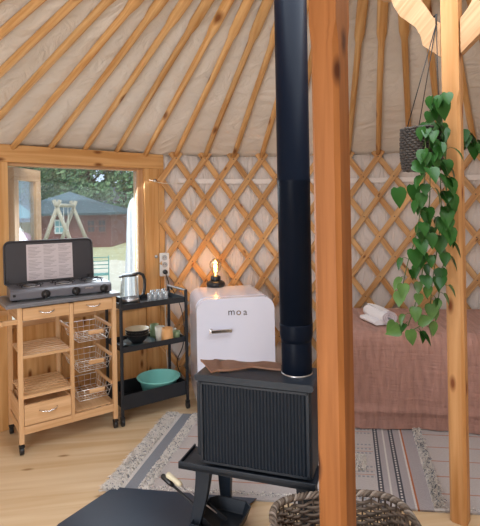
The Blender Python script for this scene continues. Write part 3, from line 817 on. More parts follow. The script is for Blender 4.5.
for x in xs:
    for y in ys:
        Lx = BL_ - 2 * rr
        ox = -x if x < 0 else (x - Lx if x > Lx else 0); sx = -1 if x < 0 else 1
        oy = -y if y < 0 else 0
        dmx = max(ox, oy); cx_, cy_ = min(max(x, 0), Lx), max(y, 0)
        if dmx < 1e-6: out = 0; dn = 0
        elif dmx < rr * PI / 2: th = dmx / rr; out = rr * math.sin(th); dn = rr * (1 - math.cos(th))
        else: out = rr; dn = rr + dmx - rr * PI / 2
        l_ = math.hypot(ox, oy); dv = Vector((sx * ox, -oy)) / l_ if l_ > 1e-6 else Vector((0, 0))
        # folds: along the fall
        s_ = x if oy >= ox else y + 5
        fold = (.026 * noise.noise(Vector((s_ * 5.0, dn * .7, 2))) + .014 * noise.noise(Vector((s_ * 17, dn * 1.5, 5)))) * min(1, dn / .18)
        hem = .012 * math.sin(s_ * 7 + 1) * max(0, (dn - .4) / .2) + (.016 * max(0, 1 - abs(dn - .475) / .03))
        out += fold + hem + .02 * dn
        z = BH - dn + .006 * noise.noise(Vector((x * 5, y * 6, 0))) * (1 if dn == 0 else .3)
        vs.append((rr + cx_ + dv.x * out, rr + cy_ + dv.y * out, max(z, .012))); uvl.append((x, y))
fs = []; uvs = []
for i in range(nx):
    for j in range(ny):
        f = (i * (ny + 1) + j, (i + 1) * (ny + 1) + j, (i + 1) * (ny + 1) + j + 1, i * (ny + 1) + j + 1); fs.append(f); uvs.append([uvl[k] for k in f])
b = MB(); b.add(vs, fs, uvs, 0, True); o = b.build('blanket', mbk); o.location = BO; o.rotation_euler = (0, 0, BA)
tag(o, 'dusty rose crinkled linen blanket draped over the daybed to the floor', 'blanket')

# rolled towel (spiral section swept along its axis)
ta, tb = G(371, 312.5, BH + .04), G(388, 319.5, BH + .04)
tax = (tb - ta); tlen = tax.length; tax.normalize()
tw = thing('rolled_towel', 'white towel rolled up and laid on the rose blanket', 'towel', (ta + tb) / 2)
def spiral(w, turns, r0, r1, n=90):
    return [((r0 + (r1 - r0) * i / n) * math.cos(2 * PI * turns * i / n), (r0 + (r1 - r0) * i / n) * math.sin(2 * PI * turns * i / n)) for i in range(n + 1)]
sp = spiral(0, 3.3, .007, .043); Mt = Matrix.Rotation(math.atan2(tax.y, tax.x), 4, 'Z') @ Matrix.Rotation(PI / 2, 4, 'Z') @ Matrix.Rotation(0, 4, 'X')
b = MB(); vs = []; L_ = .20; m_ = len(sp); ny = 8
th_ = .0046
for side in (1, -1):
    for j in range(ny + 1):
        y = -L_ / 2 + L_ * j / ny
        for (x, z) in sp:
            r_ = math.hypot(x, z) or 1; k = (r_ + side * th_) / r_
            vs.append((x * k, y, z * k * .80 + .004 * math.sin(y * 30 + x * 40)))
fs = []
for s_ in (0, 1):
    base_ = s_ * (ny + 1) * m_
    for j in range(ny):
        for i in range(m_ - 1):
            fs.append((base_ + j * m_ + i, base_ + j * m_ + i + 1, base_ + (j + 1) * m_ + i + 1, base_ + (j + 1) * m_ + i))
off = (ny + 1) * m_
b.add(vs, fs, smooth=True, M=Mt)
fs = []
for j in (0, ny):
    for i in range(m_ - 1): fs.append((j * m_ + i, j * m_ + i + 1, off + j * m_ + i + 1, off + j * m_ + i))
b.add(vs, fs, smooth=True, M=Mt, mi=1)
fs = [(j * m_ + m_ - 1, (j + 1) * m_ + m_ - 1, off + (j + 1) * m_ + m_ - 1, off + j * m_ + m_ - 1) for j in range(ny)]
b.add(vs, fs, M=Mt)
b.build('towel_roll', [towel_m, towel_in], tw)
b = MB(); b.prism(rrect(.075, .022, .010, 4), .16, M=Mt @ Matrix.Translation((-.035, -.085, -.038))); b.build('loose_end', towel_m, tw, .008, 2)
tw.location.z = BH + .054; tw.scale = (1.3, 1.3, 1.25)

# ================================================================== rug
RA = R(-7.5); RO = Vector((-.69, 2.378, .001)); RL, RDp = 2.35, .90
mr_, nt, pb = nt_of('woven_rug')
tc = N(nt, 'ShaderNodeTexCoord'); sx_ = N(nt, 'ShaderNodeSeparateXYZ'); nt.links.new(tc.outputs['Object'], sx_.inputs[0])
def MT(op, a, b_=None, c=None):
    n_ = N(nt, 'ShaderNodeMath', operation=op)
    for i, q in enumerate((a, b_, c)):
        if q is None: continue
        if isinstance(q, (int, float)): n_.inputs[i].default_value = q
        else: nt.links.new(q, n_.inputs[i])
    return n_.outputs[0]
SHEAR = .09
Y_ = sx_.outputs[1]; X_ = MT('SUBTRACT', sx_.outputs[0], MT('MULTIPLY', Y_, SHEAR))
ramp = N(nt, 'ShaderNodeValToRGB'); ramp.color_ramp.interpolation = 'CONSTANT'
base = hexc('#c6bfbe'); pale = hexc('#dcd7d4'); slate = hexc('#8d929c'); dark = hexc('#4e505a'); oran = hexc('#b9734e'); mid_ = hexc('#b2abae')
st_ = [(0, pale), (.075, slate), (.145, pale), (.21, base), (1.000, dark), (1.010, pale), (1.030, base), (1.320, dark), (1.327, pale), (1.340, dark), (1.347, mid_), (1.375, pale), (1.385, mid_), (1.410, dark), (1.417, pale), (1.430, dark), (1.437, mid_), (1.470, pale), (1.485, oran), (1.495, mid_), (1.555, pale), (1.605, base), (1.955, dark), (2.015, base), (2.155, slate)]
el = ramp.color_ramp.elements
el[0].position = 0; el[0].color = c4(st_[0][1]); el[1].position = st_[1][0] / RL; el[1].color = c4(st_[1][1])
for p_, c_ in st_[2:]:
    e_ = el.new(p_ / RL); e_.color = c4(c_)
nt.links.new(MT('DIVIDE', X_, RL), ramp.inputs[0])
cur = ramp.outputs[0]
def overlay(cur, mask, col):
    mx = N(nt, 'ShaderNodeMix', data_type='RGBA'); nt.links.new(mask, mx.inputs[0]); nt.links.new(cur, mx.inputs[6]); mx.inputs[7].default_value = c4(col); return mx.outputs[2]
def between(v, a, b_): return MT('MULTIPLY', MT('GREATER_THAN', v, a), MT('LESS_THAN', v, b_))
# thin orange cross lines in plain fields
fy = MT('FRACT', MT('MULTIPLY', MT('ADD', Y_, .02), 6.6)); line = between(fy, .0, .055)
field = MT('ADD', between(X_, .22, .98), between(X_, 1.615, 1.955))
cur = overlay(cur, MT('MULTIPLY', MT('MULTIPLY', line, field), .75), oran)
# patterned middle field: rows of small slate and orange dashes
mf = between(X_, 1.02, 1.315); r1 = MT('FRACT', MT('MULTIPLY', Y_, 21)); d1 = MT('FRACT', MT('MULTIPLY', X_, 46))
rows1 = MT('MULTIPLY', between(r1, .1, .42), MT('GREATER_THAN', d1, .42)); big = MT('FRACT', MT('MULTIPLY', Y_, 4.2))
cur = overlay(cur, MT('MULTIPLY', MT('MULTIPLY', mf, rows1), MT('MULTIPLY', between(big, .0, .55), .8)), slate)
cur = overlay(cur, MT('MULTIPLY', MT('MULTIPLY', mf, between(r1, .55, .7)), MT('MULTIPLY', between(big, .12, .32), .8)), oran)
# beads in the guilloche stripes
bd = MT('FRACT', MT('MULTIPLY', Y_, 42)); gz = MT('ADD', between(X_, 1.327, 1.345), between(X_, 1.417, 1.435))
cur = overlay(cur, MT('MULTIPLY', gz, between(bd, 0, .45)), dark)
nz = N(nt, 'ShaderNodeTexNoise'); nz.inputs['Scale'].default_value = 120; nz.inputs['Detail'].default_value = 2; nt.links.new(tc.outputs['Object'], nz.inputs[0])
ml = N(nt, 'ShaderNodeMix', data_type='RGBA', blend_type='MULTIPLY'); ml.inputs[0].default_value = .3
nt.links.new(cur, ml.inputs[6]); nt.links.new(nz.outputs['Fac'], ml.inputs[7]); nt.links.new(ml.outputs[2], pb.inputs['Base Color'])
bp = N(nt, 'ShaderNodeBump'); bp.inputs['Strength'].default_value = .5; bp.inputs['Distance'].default_value = .004; nt.links.new(nz.outputs['Fac'], bp.inputs['Height']); nt.links.new(bp.outputs[0], pb.inputs['Normal'])
pb.inputs['Roughness'].default_value = .95
rug = thing('rug', 'grey woven rug with tufted stripes and orange lines on the floor', 'rug', RO, RA)
b = MB(); gx, gy = 70, 28
vs = []
for i in range(gx + 1):
    for j in range(gy + 1):
        x, y = RL * i / gx, RDp * j / gy; vs.append((x, y, RUGT - .001 + .0008 * noise.noise(Vector((x * 6, y * 6, 0)))))
fs = [(i * (gy + 1) + j, (i + 1) * (gy + 1) + j, (i + 1) * (gy + 1) + j + 1, i * (gy + 1) + j + 1) for i in range(gx) for j in range(gy)]
b.add(vs, fs, smooth=True); b.box((RL / 2, RDp / 2, .003), (RL, RDp, .005)); b.build('weave', mr_, rug)
tuftw = plain('rug_tuft_pale', '#e2dcd6', .95, var=.12); tuftg = plain('rug_tuft_grey', '#85888f', .95, var=.2)
def tufts(x0, x1, y0, y1, dens, hgt, lean, seed, mats=(tuftw, tuftg), pg=.25):
    rnd = random.Random(seed); b = MB(); n_ = int((x1 - x0) * (y1 - y0) * dens)
    for _ in range(n_):
        x, y = rnd.uniform(x0, x1), rnd.uniform(y0, y1); a = rnd.uniform(0, 2 * PI); h_ = hgt * rnd.uniform(.6, 1.2)
        dx, dy = lean[0] * rnd.uniform(.3, 1.4) + rnd.uniform(-.008, .008), lean[1] * rnd.uniform(.3, 1.4) + rnd.uniform(-.008, .008)
        p = Vector((x, y, RUGT - .001)); w_ = .0026
        u = Vector((math.cos(a), math.sin(a), 0)) * w_
        q = p + Vector((dx * .5, dy * .5, h_)); e = p + Vector((dx, dy, h_ * rnd.uniform(.3, .8)))
        b.add([p - u, p + u, q + u, q - u, e + u * .8, e - u * .8], [(0, 1, 2, 3), (3, 2, 4, 5)], mi=1 if rnd.random() < pg else 0)
    o = b.build('tufted_stripe', list(mats), rug); o['kind'] = 'stuff'; return o
tufts(-.012, .066, 0, RDp, 40000, .014, (-.024, 0), 1, pg=.10)
tufts(.150, .205, 0.02, RDp, 34000, .012, (.008, 0), 2, pg=.14)
tufts(.205, 1.0, 0.03, .06, 18000, .006, (0, -.006), 3, pg=.15)
tufts(1.560, 1.605, .02, RDp, 36000, .016, (.012, 0), 4, pg=.25)
tufts(1.96, 2.01, .02, RDp, 36000, .016, (.012, 0), 5, pg=.5)
tufts(1.16, 1.27, .30, .46, 34000, .012, (0, -.01), 6, pg=.05)
tufts(1.615, 1.955, .012, .03, 18000, .006, (0, -.006), 8, pg=.15)
b = MB(); rnd = random.Random(9)
for k in range(260):
    y = RDp * k / 260; x = -.01
    L_ = rnd.uniform(.02, .045)
    b.tube([(0.002, y, .004), (-L_ * .5, y + rnd.uniform(-.006, .006), .005), (-L_, y + rnd.uniform(-.012, .012), .0025)], .0013, 4)
o = b.build('edge_fringe', tuftw, rug); o['kind'] = 'stuff'

for c in kids(rug):
    for v_ in c.data.vertices: v_.co.x += SHEAR * v_.co.y
# ================================================================== wicker basket
BK = Vector((.335, 1.635, 0)); bk = thing('wicker_basket', 'brown wicker basket behind the thick post, below the stove', 'basket', BK, R(3))
BHt, bw, bd_ = .315, .238, .165
def sup(a, w, d, e=.62):
    c, s_ = math.cos(a), math.sin(a); return (w * math.copysign(abs(c) ** e, c), d * math.copysign(abs(s_) ** e, s_))
NS = 40; NR = 24
def bpt(a, f, o=0): k = .80 + .20 * f; x, y = sup(a, bw * k + o, bd_ * k + o); return Vector((x, y, .012 + (BHt - .012) * f))
b = MB()
for k in range(NS):
    a = 2 * PI * k / NS; b.tube([bpt(a, f) for f in (0, .25, .5, .75, 1.0)], .0036, 6, mi=0)
o = b.build('stakes', wickers, bk); o['kind'] = 'stuff'
b = MB(); rnd = random.Random(4)
for r_ in range(NR):
    f = (r_ + .5) / NR * .93; ph = (r_ % 2) * PI; m_ = NS * 4; mi = rnd.choice((0, 1, 1, 2))
    pts = [bpt(2 * PI * i / m_, f + .006 * math.sin(i * .37 + r_), .0062 * math.cos(NS / 2 * 2 * PI * i / m_ + ph)) for i in range(m_)]
    rad_ = [.0062 + .0008 * math.sin(i * .5) for i in range(m_)]
    b.tube(pts, rad_, 6, mi=mi, closed=True)
o = b.build('weave', wickers, bk); o['kind'] = 'stuff'
b = MB()
for q in range(4):
    m_ = 300; pts = []
    for i in range(m_):
        a = 2 * PI * i / m_; w_ = 26 * a + q * PI / 2; c = bpt(a, 1.0); n_ = Vector((c.x, c.y, 0)).normalized()
        pts.append(c + n_ * (.0092 * math.cos(w_) + .002) + Vector((0, 0, .008 * math.sin(w_) + .002)))
    b.tube(pts, .0056, 6, mi=(2, 1, 1, 0)[q], closed=True)
b.build('braided_rim', wickers, bk)
b = MB(); m_ = 40; b.add([(*sup(2 * PI * k / m_, bw * .79, bd_ * .79), z) for z in (.001, .014) for k in range(m_)], [tuple(range(m_ - 1, -1, -1)), tuple(m_ + k for k in range(m_))] + [(k, (k + 1) % m_, m_ + (k + 1) % m_, m_ + k) for k in range(m_)])
b.build('base', wickers[0], bk)
# orange-red cloth lying in the basket
c0 = Vector((BK.x - .075, BK.y + .03, .017)); b = MB(); vs = []; n_ = 22
for i in range(n_ + 1):
    for j in range(n_ + 1):
        x, y = (i / n_ - .5) * .17, (j / n_ - .5) * .13; e = max(0, 1 - (2 * abs(i / n_ - .5)) ** 4) * max(0, 1 - (2 * abs(j / n_ - .5)) ** 4)
        vs.append((x, y, .17 * e ** .5 + .018 * noise.noise(Vector((x * 22, y * 22, 0))) * e))
b.add(vs, [(i * (n_ + 1) + j, (i + 1) * (n_ + 1) + j, (i + 1) * (n_ + 1) + j + 1, i * (n_ + 1) + j + 1) for i in range(n_) for j in range(n_)], smooth=True)
o = b.build('orange_cloth', orangecloth); o.location = c0; tag(o, 'crumpled orange-red cloth lying inside the wicker basket', 'cloth')

# ================================================================== wooden kitchen trolley
CA = R(35); CO = Vector((-1.142, 3.047, 0)); ct = thing('kitchen_trolley', 'light wood kitchen trolley with shelves, drawers and wire baskets', 'trolley', CO, CA)
cw, cd = .278, .162; lw = .026; ZTOP = .845
def cbox(name, c, s, m=beech, par=ct, bev=.002, axis=None):
    b = MB(); b.box(c, s, axis=axis); return b.build(name, m, par, bev)
for sx in (-1, 1):
    for sy in (-1, 1):
        cbox('leg', (sx * cw, sy * cd, (.062 + ZTOP) / 2), (lw, lw, ZTOP - .062))
        b = MB(); b.tube([(sx * cw - .011, sy * cd, .0225), (sx * cw + .011, sy * cd, .0225)], .0215, 14); b.tube([(sx * cw, sy * cd, .03), (sx * cw, sy * cd, .063)], .008, 8)
        b.box((sx * cw, sy * cd, .048), (.03, .026, .012)); b.build('castor', blackpl, ct, .001)
cbox('worktop', (-.02, 0, ZTOP + .0115), (2 * cw + .11, 2 * cd + .06, .021), laminate, bev=.003)
cbox('top_apron', (0, cd, ZTOP - .042), (2 * cw - lw, .014, .08)); 
for sx in (-1, 1): cbox('side_apron', (sx * cw, 0, ZTOP - .042), (.014, 2 * cd - lw, .08))
cbox('divider', (.012, -cd, (.14 + ZTOP) / 2 - .01), (.022, .024, ZTOP - .14))
cbox('divider', (.012, cd, (.14 + ZTOP) / 2 - .01), (.022, .018, ZTOP - .14))
def handle(x, z, w, par, y=-cd - .016, z2=.006):
    b = MB(); b.tube([(x - w / 2, y, z + z2), (x - w / 2 * .85, y - .012, z + z2 * .4), (x - w / 4, y - .02, z - z2 * .3), (x, y - .022, z - z2), (x + w / 4, y - .02, z - z2 * .3), (x + w / 2 * .85, y - .012, z + z2 * .4), (x + w / 2, y, z + z2)], .004, 8); b.build('handle', chrome, par)
for x0, x1 in ((-cw + lw / 2 + .002, -.001), (.025, cw - lw / 2 - .002)):
    d_ = MB(); d_.box(((x0 + x1) / 2, -cd - .005, ZTOP - .042), (x1 - x0, .018, .072)); d_.box(((x0 + x1) / 2, 0, ZTOP - .05), (x1 - x0 - .01, 2 * cd - .04, .05)); d = d_.build('drawer', beech, ct, .002); handle((x0 + x1) / 2, ZTOP - .038, .085, d)
# slatted shelves on the left bay
for zs in (.565, .335):
    b = MB(); x0, x1 = -cw, .012
    for k in range(8): b.box(((x0 + x1) / 2, -cd + .012 + k * (2 * cd - .024) / 7, zs - .004), (x1 - x0 - .014, .022, .009))
    for x in (x0 + .03, x1 - .02): b.box((x, 0, zs - .016), (.02, 2 * cd - .01, .013))
    b.box(((x0 + x1) / 2, -cd - .006, zs - .008), (x1 - x0 - .02, .012, .018))
    b.build('slatted_shelf', beech, ct, .001)
# bottom drawer (deep) and bars
d_ = MB(); d_.box((-.132, -cd - .004, .222), (.262, .018, .118)); d_.box((-.132, .0, .172), (.25, 2 * cd - .04, .008))
for x in (-.255, -.006): d_.box((x, 0, .225), (.010, 2 * cd - .03, .11))
d_.box((-.132, cd - .022, .225), (.25, .010, .11)); d = d_.build('drawer', beech, ct, .002); handle(-.132, .232, .10, d)
cbox('bottom_rail', (0, -cd, .135), (2 * cw - lw, .018, .045)); cbox('bottom_rail', (0, cd, .135), (2 * cw - lw, .018, .045))
for sx in (-1, 1): cbox('side_rail', (sx * cw, 0, .135), (.018, 2 * cd - lw, .045))
cbox('side_panel', (-cw, 0, .222), (.010, 2 * cd - lw, .11))
cbox('bottom_shelf', (.145, 0, .16), (.23, 2 * cd - .03, .008))
# towel rail on the left end
cbox('towel_rail', (-cw - .10, 0, .765), (.02, 2 * cd + .05, .026))
for sy in (-1, 1): cbox('rail_arm', (-cw - .055, sy * cd, .765), (.09, .02, .026))
# runners and wire baskets in the right bay
for k, zb in enumerate((.64, .455, .275)):
    for x in (.030, cw - .018): cbox('runner', (x, 0, zb + .018), (.012, 2 * cd - .01, .020))
    wb = thing('wire_basket', None, None, (.150, -.016, zb - .062)); wb.parent = ct
    for key in list(wb.keys()): del wb[key]
    b = MB(); tx, ty, bx_, by_, hh = .108, .145, .090, .125, .072
    def loop(x, y, z, r_): b.tube([(-x, -y, z), (x, -y, z), (x, y, z), (-x, y, z)], r_, 6, closed=True)
    loop(tx, ty, hh, .0026); loop((tx + bx_) / 2, (ty + by_) / 2, hh * .5, .0016); loop(bx_, by_, .003, .0022)
    for i in range(6):
        f = -1 + 2 * i / 5
        b.tube([(f * tx, -ty, hh), (f * bx_, -by_, .002), (f * bx_, by_, .002), (f * tx, ty, hh)], .0014, 5)
    for i in range(7):
        f = -1 + 2 * i / 6
        b.tube([(-tx, f * ty, hh), (-bx_, f * by_, .002), (bx_, f * by_, .002), (tx, f * ty, hh)], .0014, 5)
    b.build('wire_frame', wire_m, wb)
    b = MB(); b.box((0.01, -ty - .008, hh - .012), (.095, .012, .026)); b.build('basket_grip', beech, wb, .003)

# ---- camp stove on the trolley
zt2 = ZTOP + .0225
cs0 = G(9, 301, zt2); cs1 = G(111, 295.5, zt2); csd = cs1 - cs0; CSA = R(30)
e1 = Vector((math.cos(CSA), math.sin(CSA), 0)); e2 = Vector((-math.sin(CSA), math.cos(CSA), 0))
cso = CO + Vector((math.cos(CA), math.sin(CA), 0)) * -.012 + Vector((-math.sin(CA), math.cos(CA), 0)) * .0
cmp_ = thing('camping_stove', 'grey camping stove with three black knobs and open lid on the wooden trolley', 'camping stove', (cso.x, cso.y, zt2), CSA)
cl, cdp = .585, .27
b = MB(); b.prism([(-cdp / 2, .010), (cdp / 2, .010), (cdp / 2, .068), (-cdp / 2 + .03, .068), (-cdp / 2, .056)], cl, M=Matrix.Translation((cl / 2, 0, 0)) @ Matrix.Rotation(PI / 2, 4, 'Z')); b.build('body', greypl, cmp_, .006, 3)
for x in (-.27, .27):
    for y in (-.10, .10):
        b = MB(); b.box((x, y, .007), (.03, .03, .013)); b.build('foot', blackpl, cmp_)
for x in (-.10, .075, .245):
    b = MB(); Mk = Matrix.Translation((x, -cdp / 2 - .0005, .033)) @ Matrix.Rotation(PI / 2, 4, 'X')
    b.lathe([(0, .020), (.019, .020), (.022, .002), (.026, 0)], n=20, M=Mk); b.box((x, -cdp / 2 - .023, .033), (.006, .008, .036)); b.build('knob', blackpl, cmp_)
b = MB(); b.box((.155, -cdp / 2 - .001, .045), (.05, .001, .006)); b.build('name_strip', chrome, cmp_)
b = MB(); b.box((-.272, -cdp / 2 - .0015, .038), (.016, .003, .014)); b.build('gas_inlet', blackpl, cmp_, .003)
for x in (-.17, .02, .20):
    b = MB(); b.lathe([(0, .073), (.028, .073), (.032, .0685)], (x, .01, 0), 20); b.lathe([(.040, .0685), (.055, .0695), (.058, .0685)], (x, .01, 0), 24)
    b.build('burner', steel, cmp_)
    b = MB()
    for a in range(4):
        an = PI / 4 + a * PI / 2; c_, s_ = math.cos(an), math.sin(an)
        b.tube([(x + .075 * c_, .01 + .075 * s_, .069), (x + .072 * c_, .01 + .072 * s_, .085), (x + .02 * c_, .01 + .02 * s_, .087)], .0032, 6)
    b.tube([(x + .075 * math.cos(2 * PI * k / 20), .01 + .075 * math.sin(2 * PI * k / 20), .080) for k in range(20)], .0026, 6, closed=True)
    b.build('pan_support', blackmet, cmp_)
# lid
Ml = Matrix.Translation((-.030, cdp / 2 - .004, .070)) @ Matrix.Rotation(R(-6), 4, 'X')
lw_ = .545; lh = .268
b = MB(); b.prism(rrect(lw_, lh, .035, 6, rb=.012), .006, M=Ml @ Matrix.Translation((0, .018, 0)))
pts = rrect(lw_, lh, .035, 6, rb=.012); b.tube([(x, .012, z) for x, z in pts], .0065, 6, M=Ml, closed=True)
ld = b.build('lid', darkgrey, cmp_, .0015)
for x in (-.258, .24):
    b = MB(); b.box((x, .004, .02), (.014, .02, .014), M=Ml); b.build('lid_catch', blackpl, ld)
b = MB(); b.box((0.0, .0155, .130), (.285, .002, .232), M=Ml)
for c in range(3):
    for r_ in range(24):
        if (r_ * 7 + c * 5) % 9 == 0: continue
        w_ = .078 - .012 * ((r_ * 5 + c) % 4)
        b.box((-.092 + c * .092 - (.078 - w_) / 2, .0142, .236 - r_ * .0092), (w_, .0006, .0026), M=Ml, mi=1)
b.build('instruction_sheet', [paper, ink], ld)

# ================================================================== black trolley
TA = R(34); TF = Vector((-.779, 3.09, 0)); te1 = Vector((math.cos(TA), math.sin(TA), 0)); te2 = Vector((-math.sin(TA), math.cos(TA), 0)); TW, TD = .47, .28
TC = TF + te1 * TW / 2 + te2 * TD / 2
bt = thing('metal_trolley', 'black metal three-tier trolley between the wooden trolley and refrigerator', 'trolley', TC, TA)
for sx in (-1, 1):
    for sy in (-1, 1):
        b = MB(); b.box((sx * TW / 2, sy * TD / 2, .445), (.020, .014, .77)); b.build('upright', blackmet, bt, .003)
        b = MB(); x, y = sx * TW / 2, sy * TD / 2
        b.tube([(x - .009, y, .0235), (x + .009, y, .0235)], .0225, 14); b.box((x, y, .050), (.026, .022, .020)); b.build('castor', blackpl, bt, .001)
def tray(z, h):
    b = MB(); w_, d_ = TW / 2 - .011, TD / 2 - .004
    b.box((0, 0, z), (2 * w_, 2 * d_, .004)); b.box((0, -d_, z + h / 2), (2 * w_, .004, h)); b.box((0, d_, z + h / 2), (2 * w_, .004, h))
    b.box((-w_, 0, z + h / 2), (.004, 2 * d_, h)); b.box((w_, 0, z + h / 2), (.004, 2 * d_, h)); b.build('tray', blackmet, bt, .001)
tray(.745, .036); tray(.470, .036); tray(.10, .095)
for sx in (-1, 1):
    b = MB(); b.box((sx * TW / 2, 0, .826), (.022, TD, .012)); b.build('end_rail', plain('satin_grey_%d' % (sx + 1), (.20, .19, .19), .3, .7) if sx > 0 else blackmet, bt, .003)
def shelf(px, py, b_, z):
    k = uv_of(px, py)[0]; a = (k * (TF.y + b_ * te2.y) - TF.x - b_ * te2.x) / (te1.x - k * te1.y)
    p = TF + te1 * a + te2 * b_; p.z = z; return p
# kettle
kp = shelf(129.5, 290, .125, .7485)
kt = thing('electric_kettle', 'glass electric kettle with black handle on the black trolley', 'kettle', kp, TA - R(12))
b = MB(); b.lathe([(0, 0), (.070, 0), (.072, .004), (.072, .016), (.066, .018), (0, .018)], n=32); b.build('power_base', blackpl, kt)
b = MB(); b.lathe([(0, .019), (.066, .019), (.066, .045), (.064, .048)], n=32); b.build('steel_band', steel, kt)
b = MB(); b.lathe([(.064, .048), (.063, .08), (.058, .14), (.052, .185), (.050, .198)], n=32); b.build('glass_jug', kglass, kt)
b = MB(); b.lathe([(.050, .198), (.053, .20), (.052, .208), (.035, .214), (0, .216)], n=32); b.box((-.054, 0, .196), (.03, .026, .012)); b.build('lid', blackpl, kt, .002)
b = MB(); b.tube([(.030, 0, .209), (.065, 0, .213), (.092, 0, .200), (.104, 0, .165), (.104, 0, .115), (.094, 0, .068), (.070, 0, .045)], [.010, .011, .012, .012, .0115, .011, .009], 10, flat=(1.2, .9)); b.build('handle', blackpl, kt)
b = MB(); b.box((.055, 0, .115), (.006, .028, .15)); b.build('handle_strip', steel, kt, .002)
# small glasses
gspots = [(149.5, .05), (155.0, .05), (160.5, .05), (166.0, .05), (152.5, .15), (158.0, .15), (163.5, .15)]
g0 = None
for i, (px, b_) in enumerate(gspots):
    loc = shelf(px, 300, b_, .7485)
    gl_ = 'small clear glass in the %s row on the black trolley top, %s from the kettle' % (('front', 'back')[i > 3], ('first', 'second', 'third', 'fourth')[i if i < 4 else i - 4])
    if g0 is None:
        g0 = tag(MB().lathe([(0, .001), (.011, .001), (.0145, .006), (.0155, .03), (.0145, .055), (.016, .078), (.0145, .077), (.013, .055), (.014, .03), (.012, .009), (0, .007)], n=18).build('drinking_glass', tglass), gl_, 'glass', 'small glasses on the black trolley'); g0.location = loc
    else: dup(g0, None, gl_, loc)
# plates and bowls
bp_ = shelf(137.5, 338, .125, .4735)
plate_prof = [(0, 0), (.07, 0), (.085, .004), (.112, .014), (.111, .017), (.084, .0075), (0, .0055)]
for i, z in enumerate((0, .0075)):
    o = MB().lathe(plate_prof, n=40).build('dinner_plate', bluerim if i else blackpl); o.location = bp_ + Vector((.008 * i, 0, z))
    tag(o, 'dark slate plate directly under the black bowls' if i else 'black plate lowest under the stacked bowls', 'plate', 'plates under the bowls')
bowl = [(0, 0), (.038, 0), (.040, .006), (.062, .026), (.078, .050), (.082, .062)]; inn = [(.082, .062), (.079, .0615), (.075, .050), (.058, .029), (.030, .012), (0, .010)]
for i in range(3):
    o = MB().lathe(bowl, n=40).lathe(inn, n=40, mi=1).build('bowl', [blackpl, cream]); o.location = bp_ + Vector((0, 0, .0135 + i * .0175))
    tag(o, ('black bowl lowest in the stack on the plates', 'black bowl in the middle of the stacked bowls', 'black bowl with cream inside, topmost of its stack')[i], 'bowl', 'stacked black bowls')
def cup(name, px, b_, r0, r1, h_, m, label, cat, handle_=False):
    t = MB().lathe([(0, 0), (r0, 0), (r0 + .001, .004), (r1, h_), (r1 - .003, h_), (r0 - .003, .006), (0, .006)], n=28)
    o = t.build(name, m); o.location = shelf(px, 338, b_, .4735); tag(o, label, cat)
    if handle_:
        k = MB(); k.tube([(.8 * r1, 0, h_ * .8), (r1 + .02, 0, h_ * .78), (r1 + .024, 0, h_ * .5), (r1 + .016, 0, h_ * .25), (.8 * r1, 0, h_ * .2)], .005, 8); k.build('handle', m, o)
    return o
cup('mug', 154.5, .21, .030, .032, .098, greencup, 'sage green mug behind the pale cup on the middle shelf', 'mug', True)
cup('tumbler', 160.0, .115, .027, .034, .100, whitecup, 'pale stone cup between the green mug and tan cup', 'cup')
cup('tumbler', 167.3, .05, .042, .037, .100, tancup, 'tan orange cup standing upside down on the middle shelf', 'cup')
cup('small_cup', 173.0, .17, .024, .025, .055, whitecup, 'small pale cup behind the tan cup on the middle shelf', 'cup')
cup('small_cup', 176.3, .10, .025, .028, .052, greencup, 'small sage green cup at the end of the middle shelf', 'cup')
# basin
o = MB().lathe([(0, 0), (.100, 0), (.107, .006), (.133, .105), (.150, .110), (.152, .117), (.146, .119), (.131, .113), (.104, .012), (0, .008)], n=48).build('wash_basin', turq)
o.location = shelf(158.7, 382, .14, .1035); tag(o, 'round turquoise plastic basin on the black trolley\'s bottom tier', 'basin')

# power strip and cable
sk = pl(W1 + .196, .955) + PN * .075
ps = thing('power_strip', 'white power strip screwed upright to the window frame', 'power strip', sk, PANG - R(22))
b = MB(); b.box((0, -.0, 0), (.076, .030, .185)); b.build('housing', whitepl, ps, .008, 3)
for z in (.055, 0):
    b = MB(); b.lathe([(.021, .002), (.019, -.003), (0, -.003)], n=20, M=Matrix.Translation((0, -.0185, z)) @ Matrix.Rotation(PI / 2, 4, 'X')); so_ = b.build('outlet', plain('socket_grey_%d' % int(z * 100), (.5, .5, .5), .4), ps)
    for x in (-.008, .008):
        k = MB(); k.lathe([(0, .0005), (.0028, .0005)], n=8, M=Matrix.Translation((x, -.0165, z)) @ Matrix.Rotation(PI / 2, 4, 'X')); k.build('pin_hole', blackpl, so_)
b = MB(); b.lathe([(.018, 0), (.018, .03), (.012, .042), (0, .042)], n=16, M=Matrix.Translation((0, -.019, -.055)) @ Matrix.Rotation(PI / 2, 4, 'X')); b.tube([(0, -.055, -.058), (.004, -.062, -.085), (.02, -.055, -.13), (.03, -.03, -.2)], .004, 8)
tagp = b.build('plug', blackpl, ps); 
q0 = sk + PN * .05 + PD * .03 + Vector((0, 0, -.20))
b = MB(); pts = [q0, P(170, 285, 3.80), P(180, 305, 3.83), P(184, 325, 3.8), P(183, 345, 3.78), P(177, 362, 3.8), P(182, 378, 3.8), P(186, 395, 3.75)]
def catmull(pts, n=6):
    out = []
    for i in range(len(pts) - 1):
        p0, p1_, p2_, p3 = pts[max(i - 1, 0)], pts[i], pts[i + 1], pts[min(i + 2, len(pts) - 1)]
        for k in range(n):
            t = k / n; out.append(.5 * ((2 * p1_) + (p2_ - p0) * t + (2 * p0 - 5 * p1_ + 4 * p2_ - p3) * t * t + (3 * p1_ - p0 - 3 * p2_ + p3) * t ** 3))
    out.append(pts[-1]); return out
b.tube(catmull([Vector(p) for p in pts]), .0038, 6)
tag(b.build('power_cable', blackpl), 'black power cable hanging from the power strip behind the refrigerator', 'cable')
b = MB(); q1 = sk + Vector((0, 0, -.095)) + PN * .006
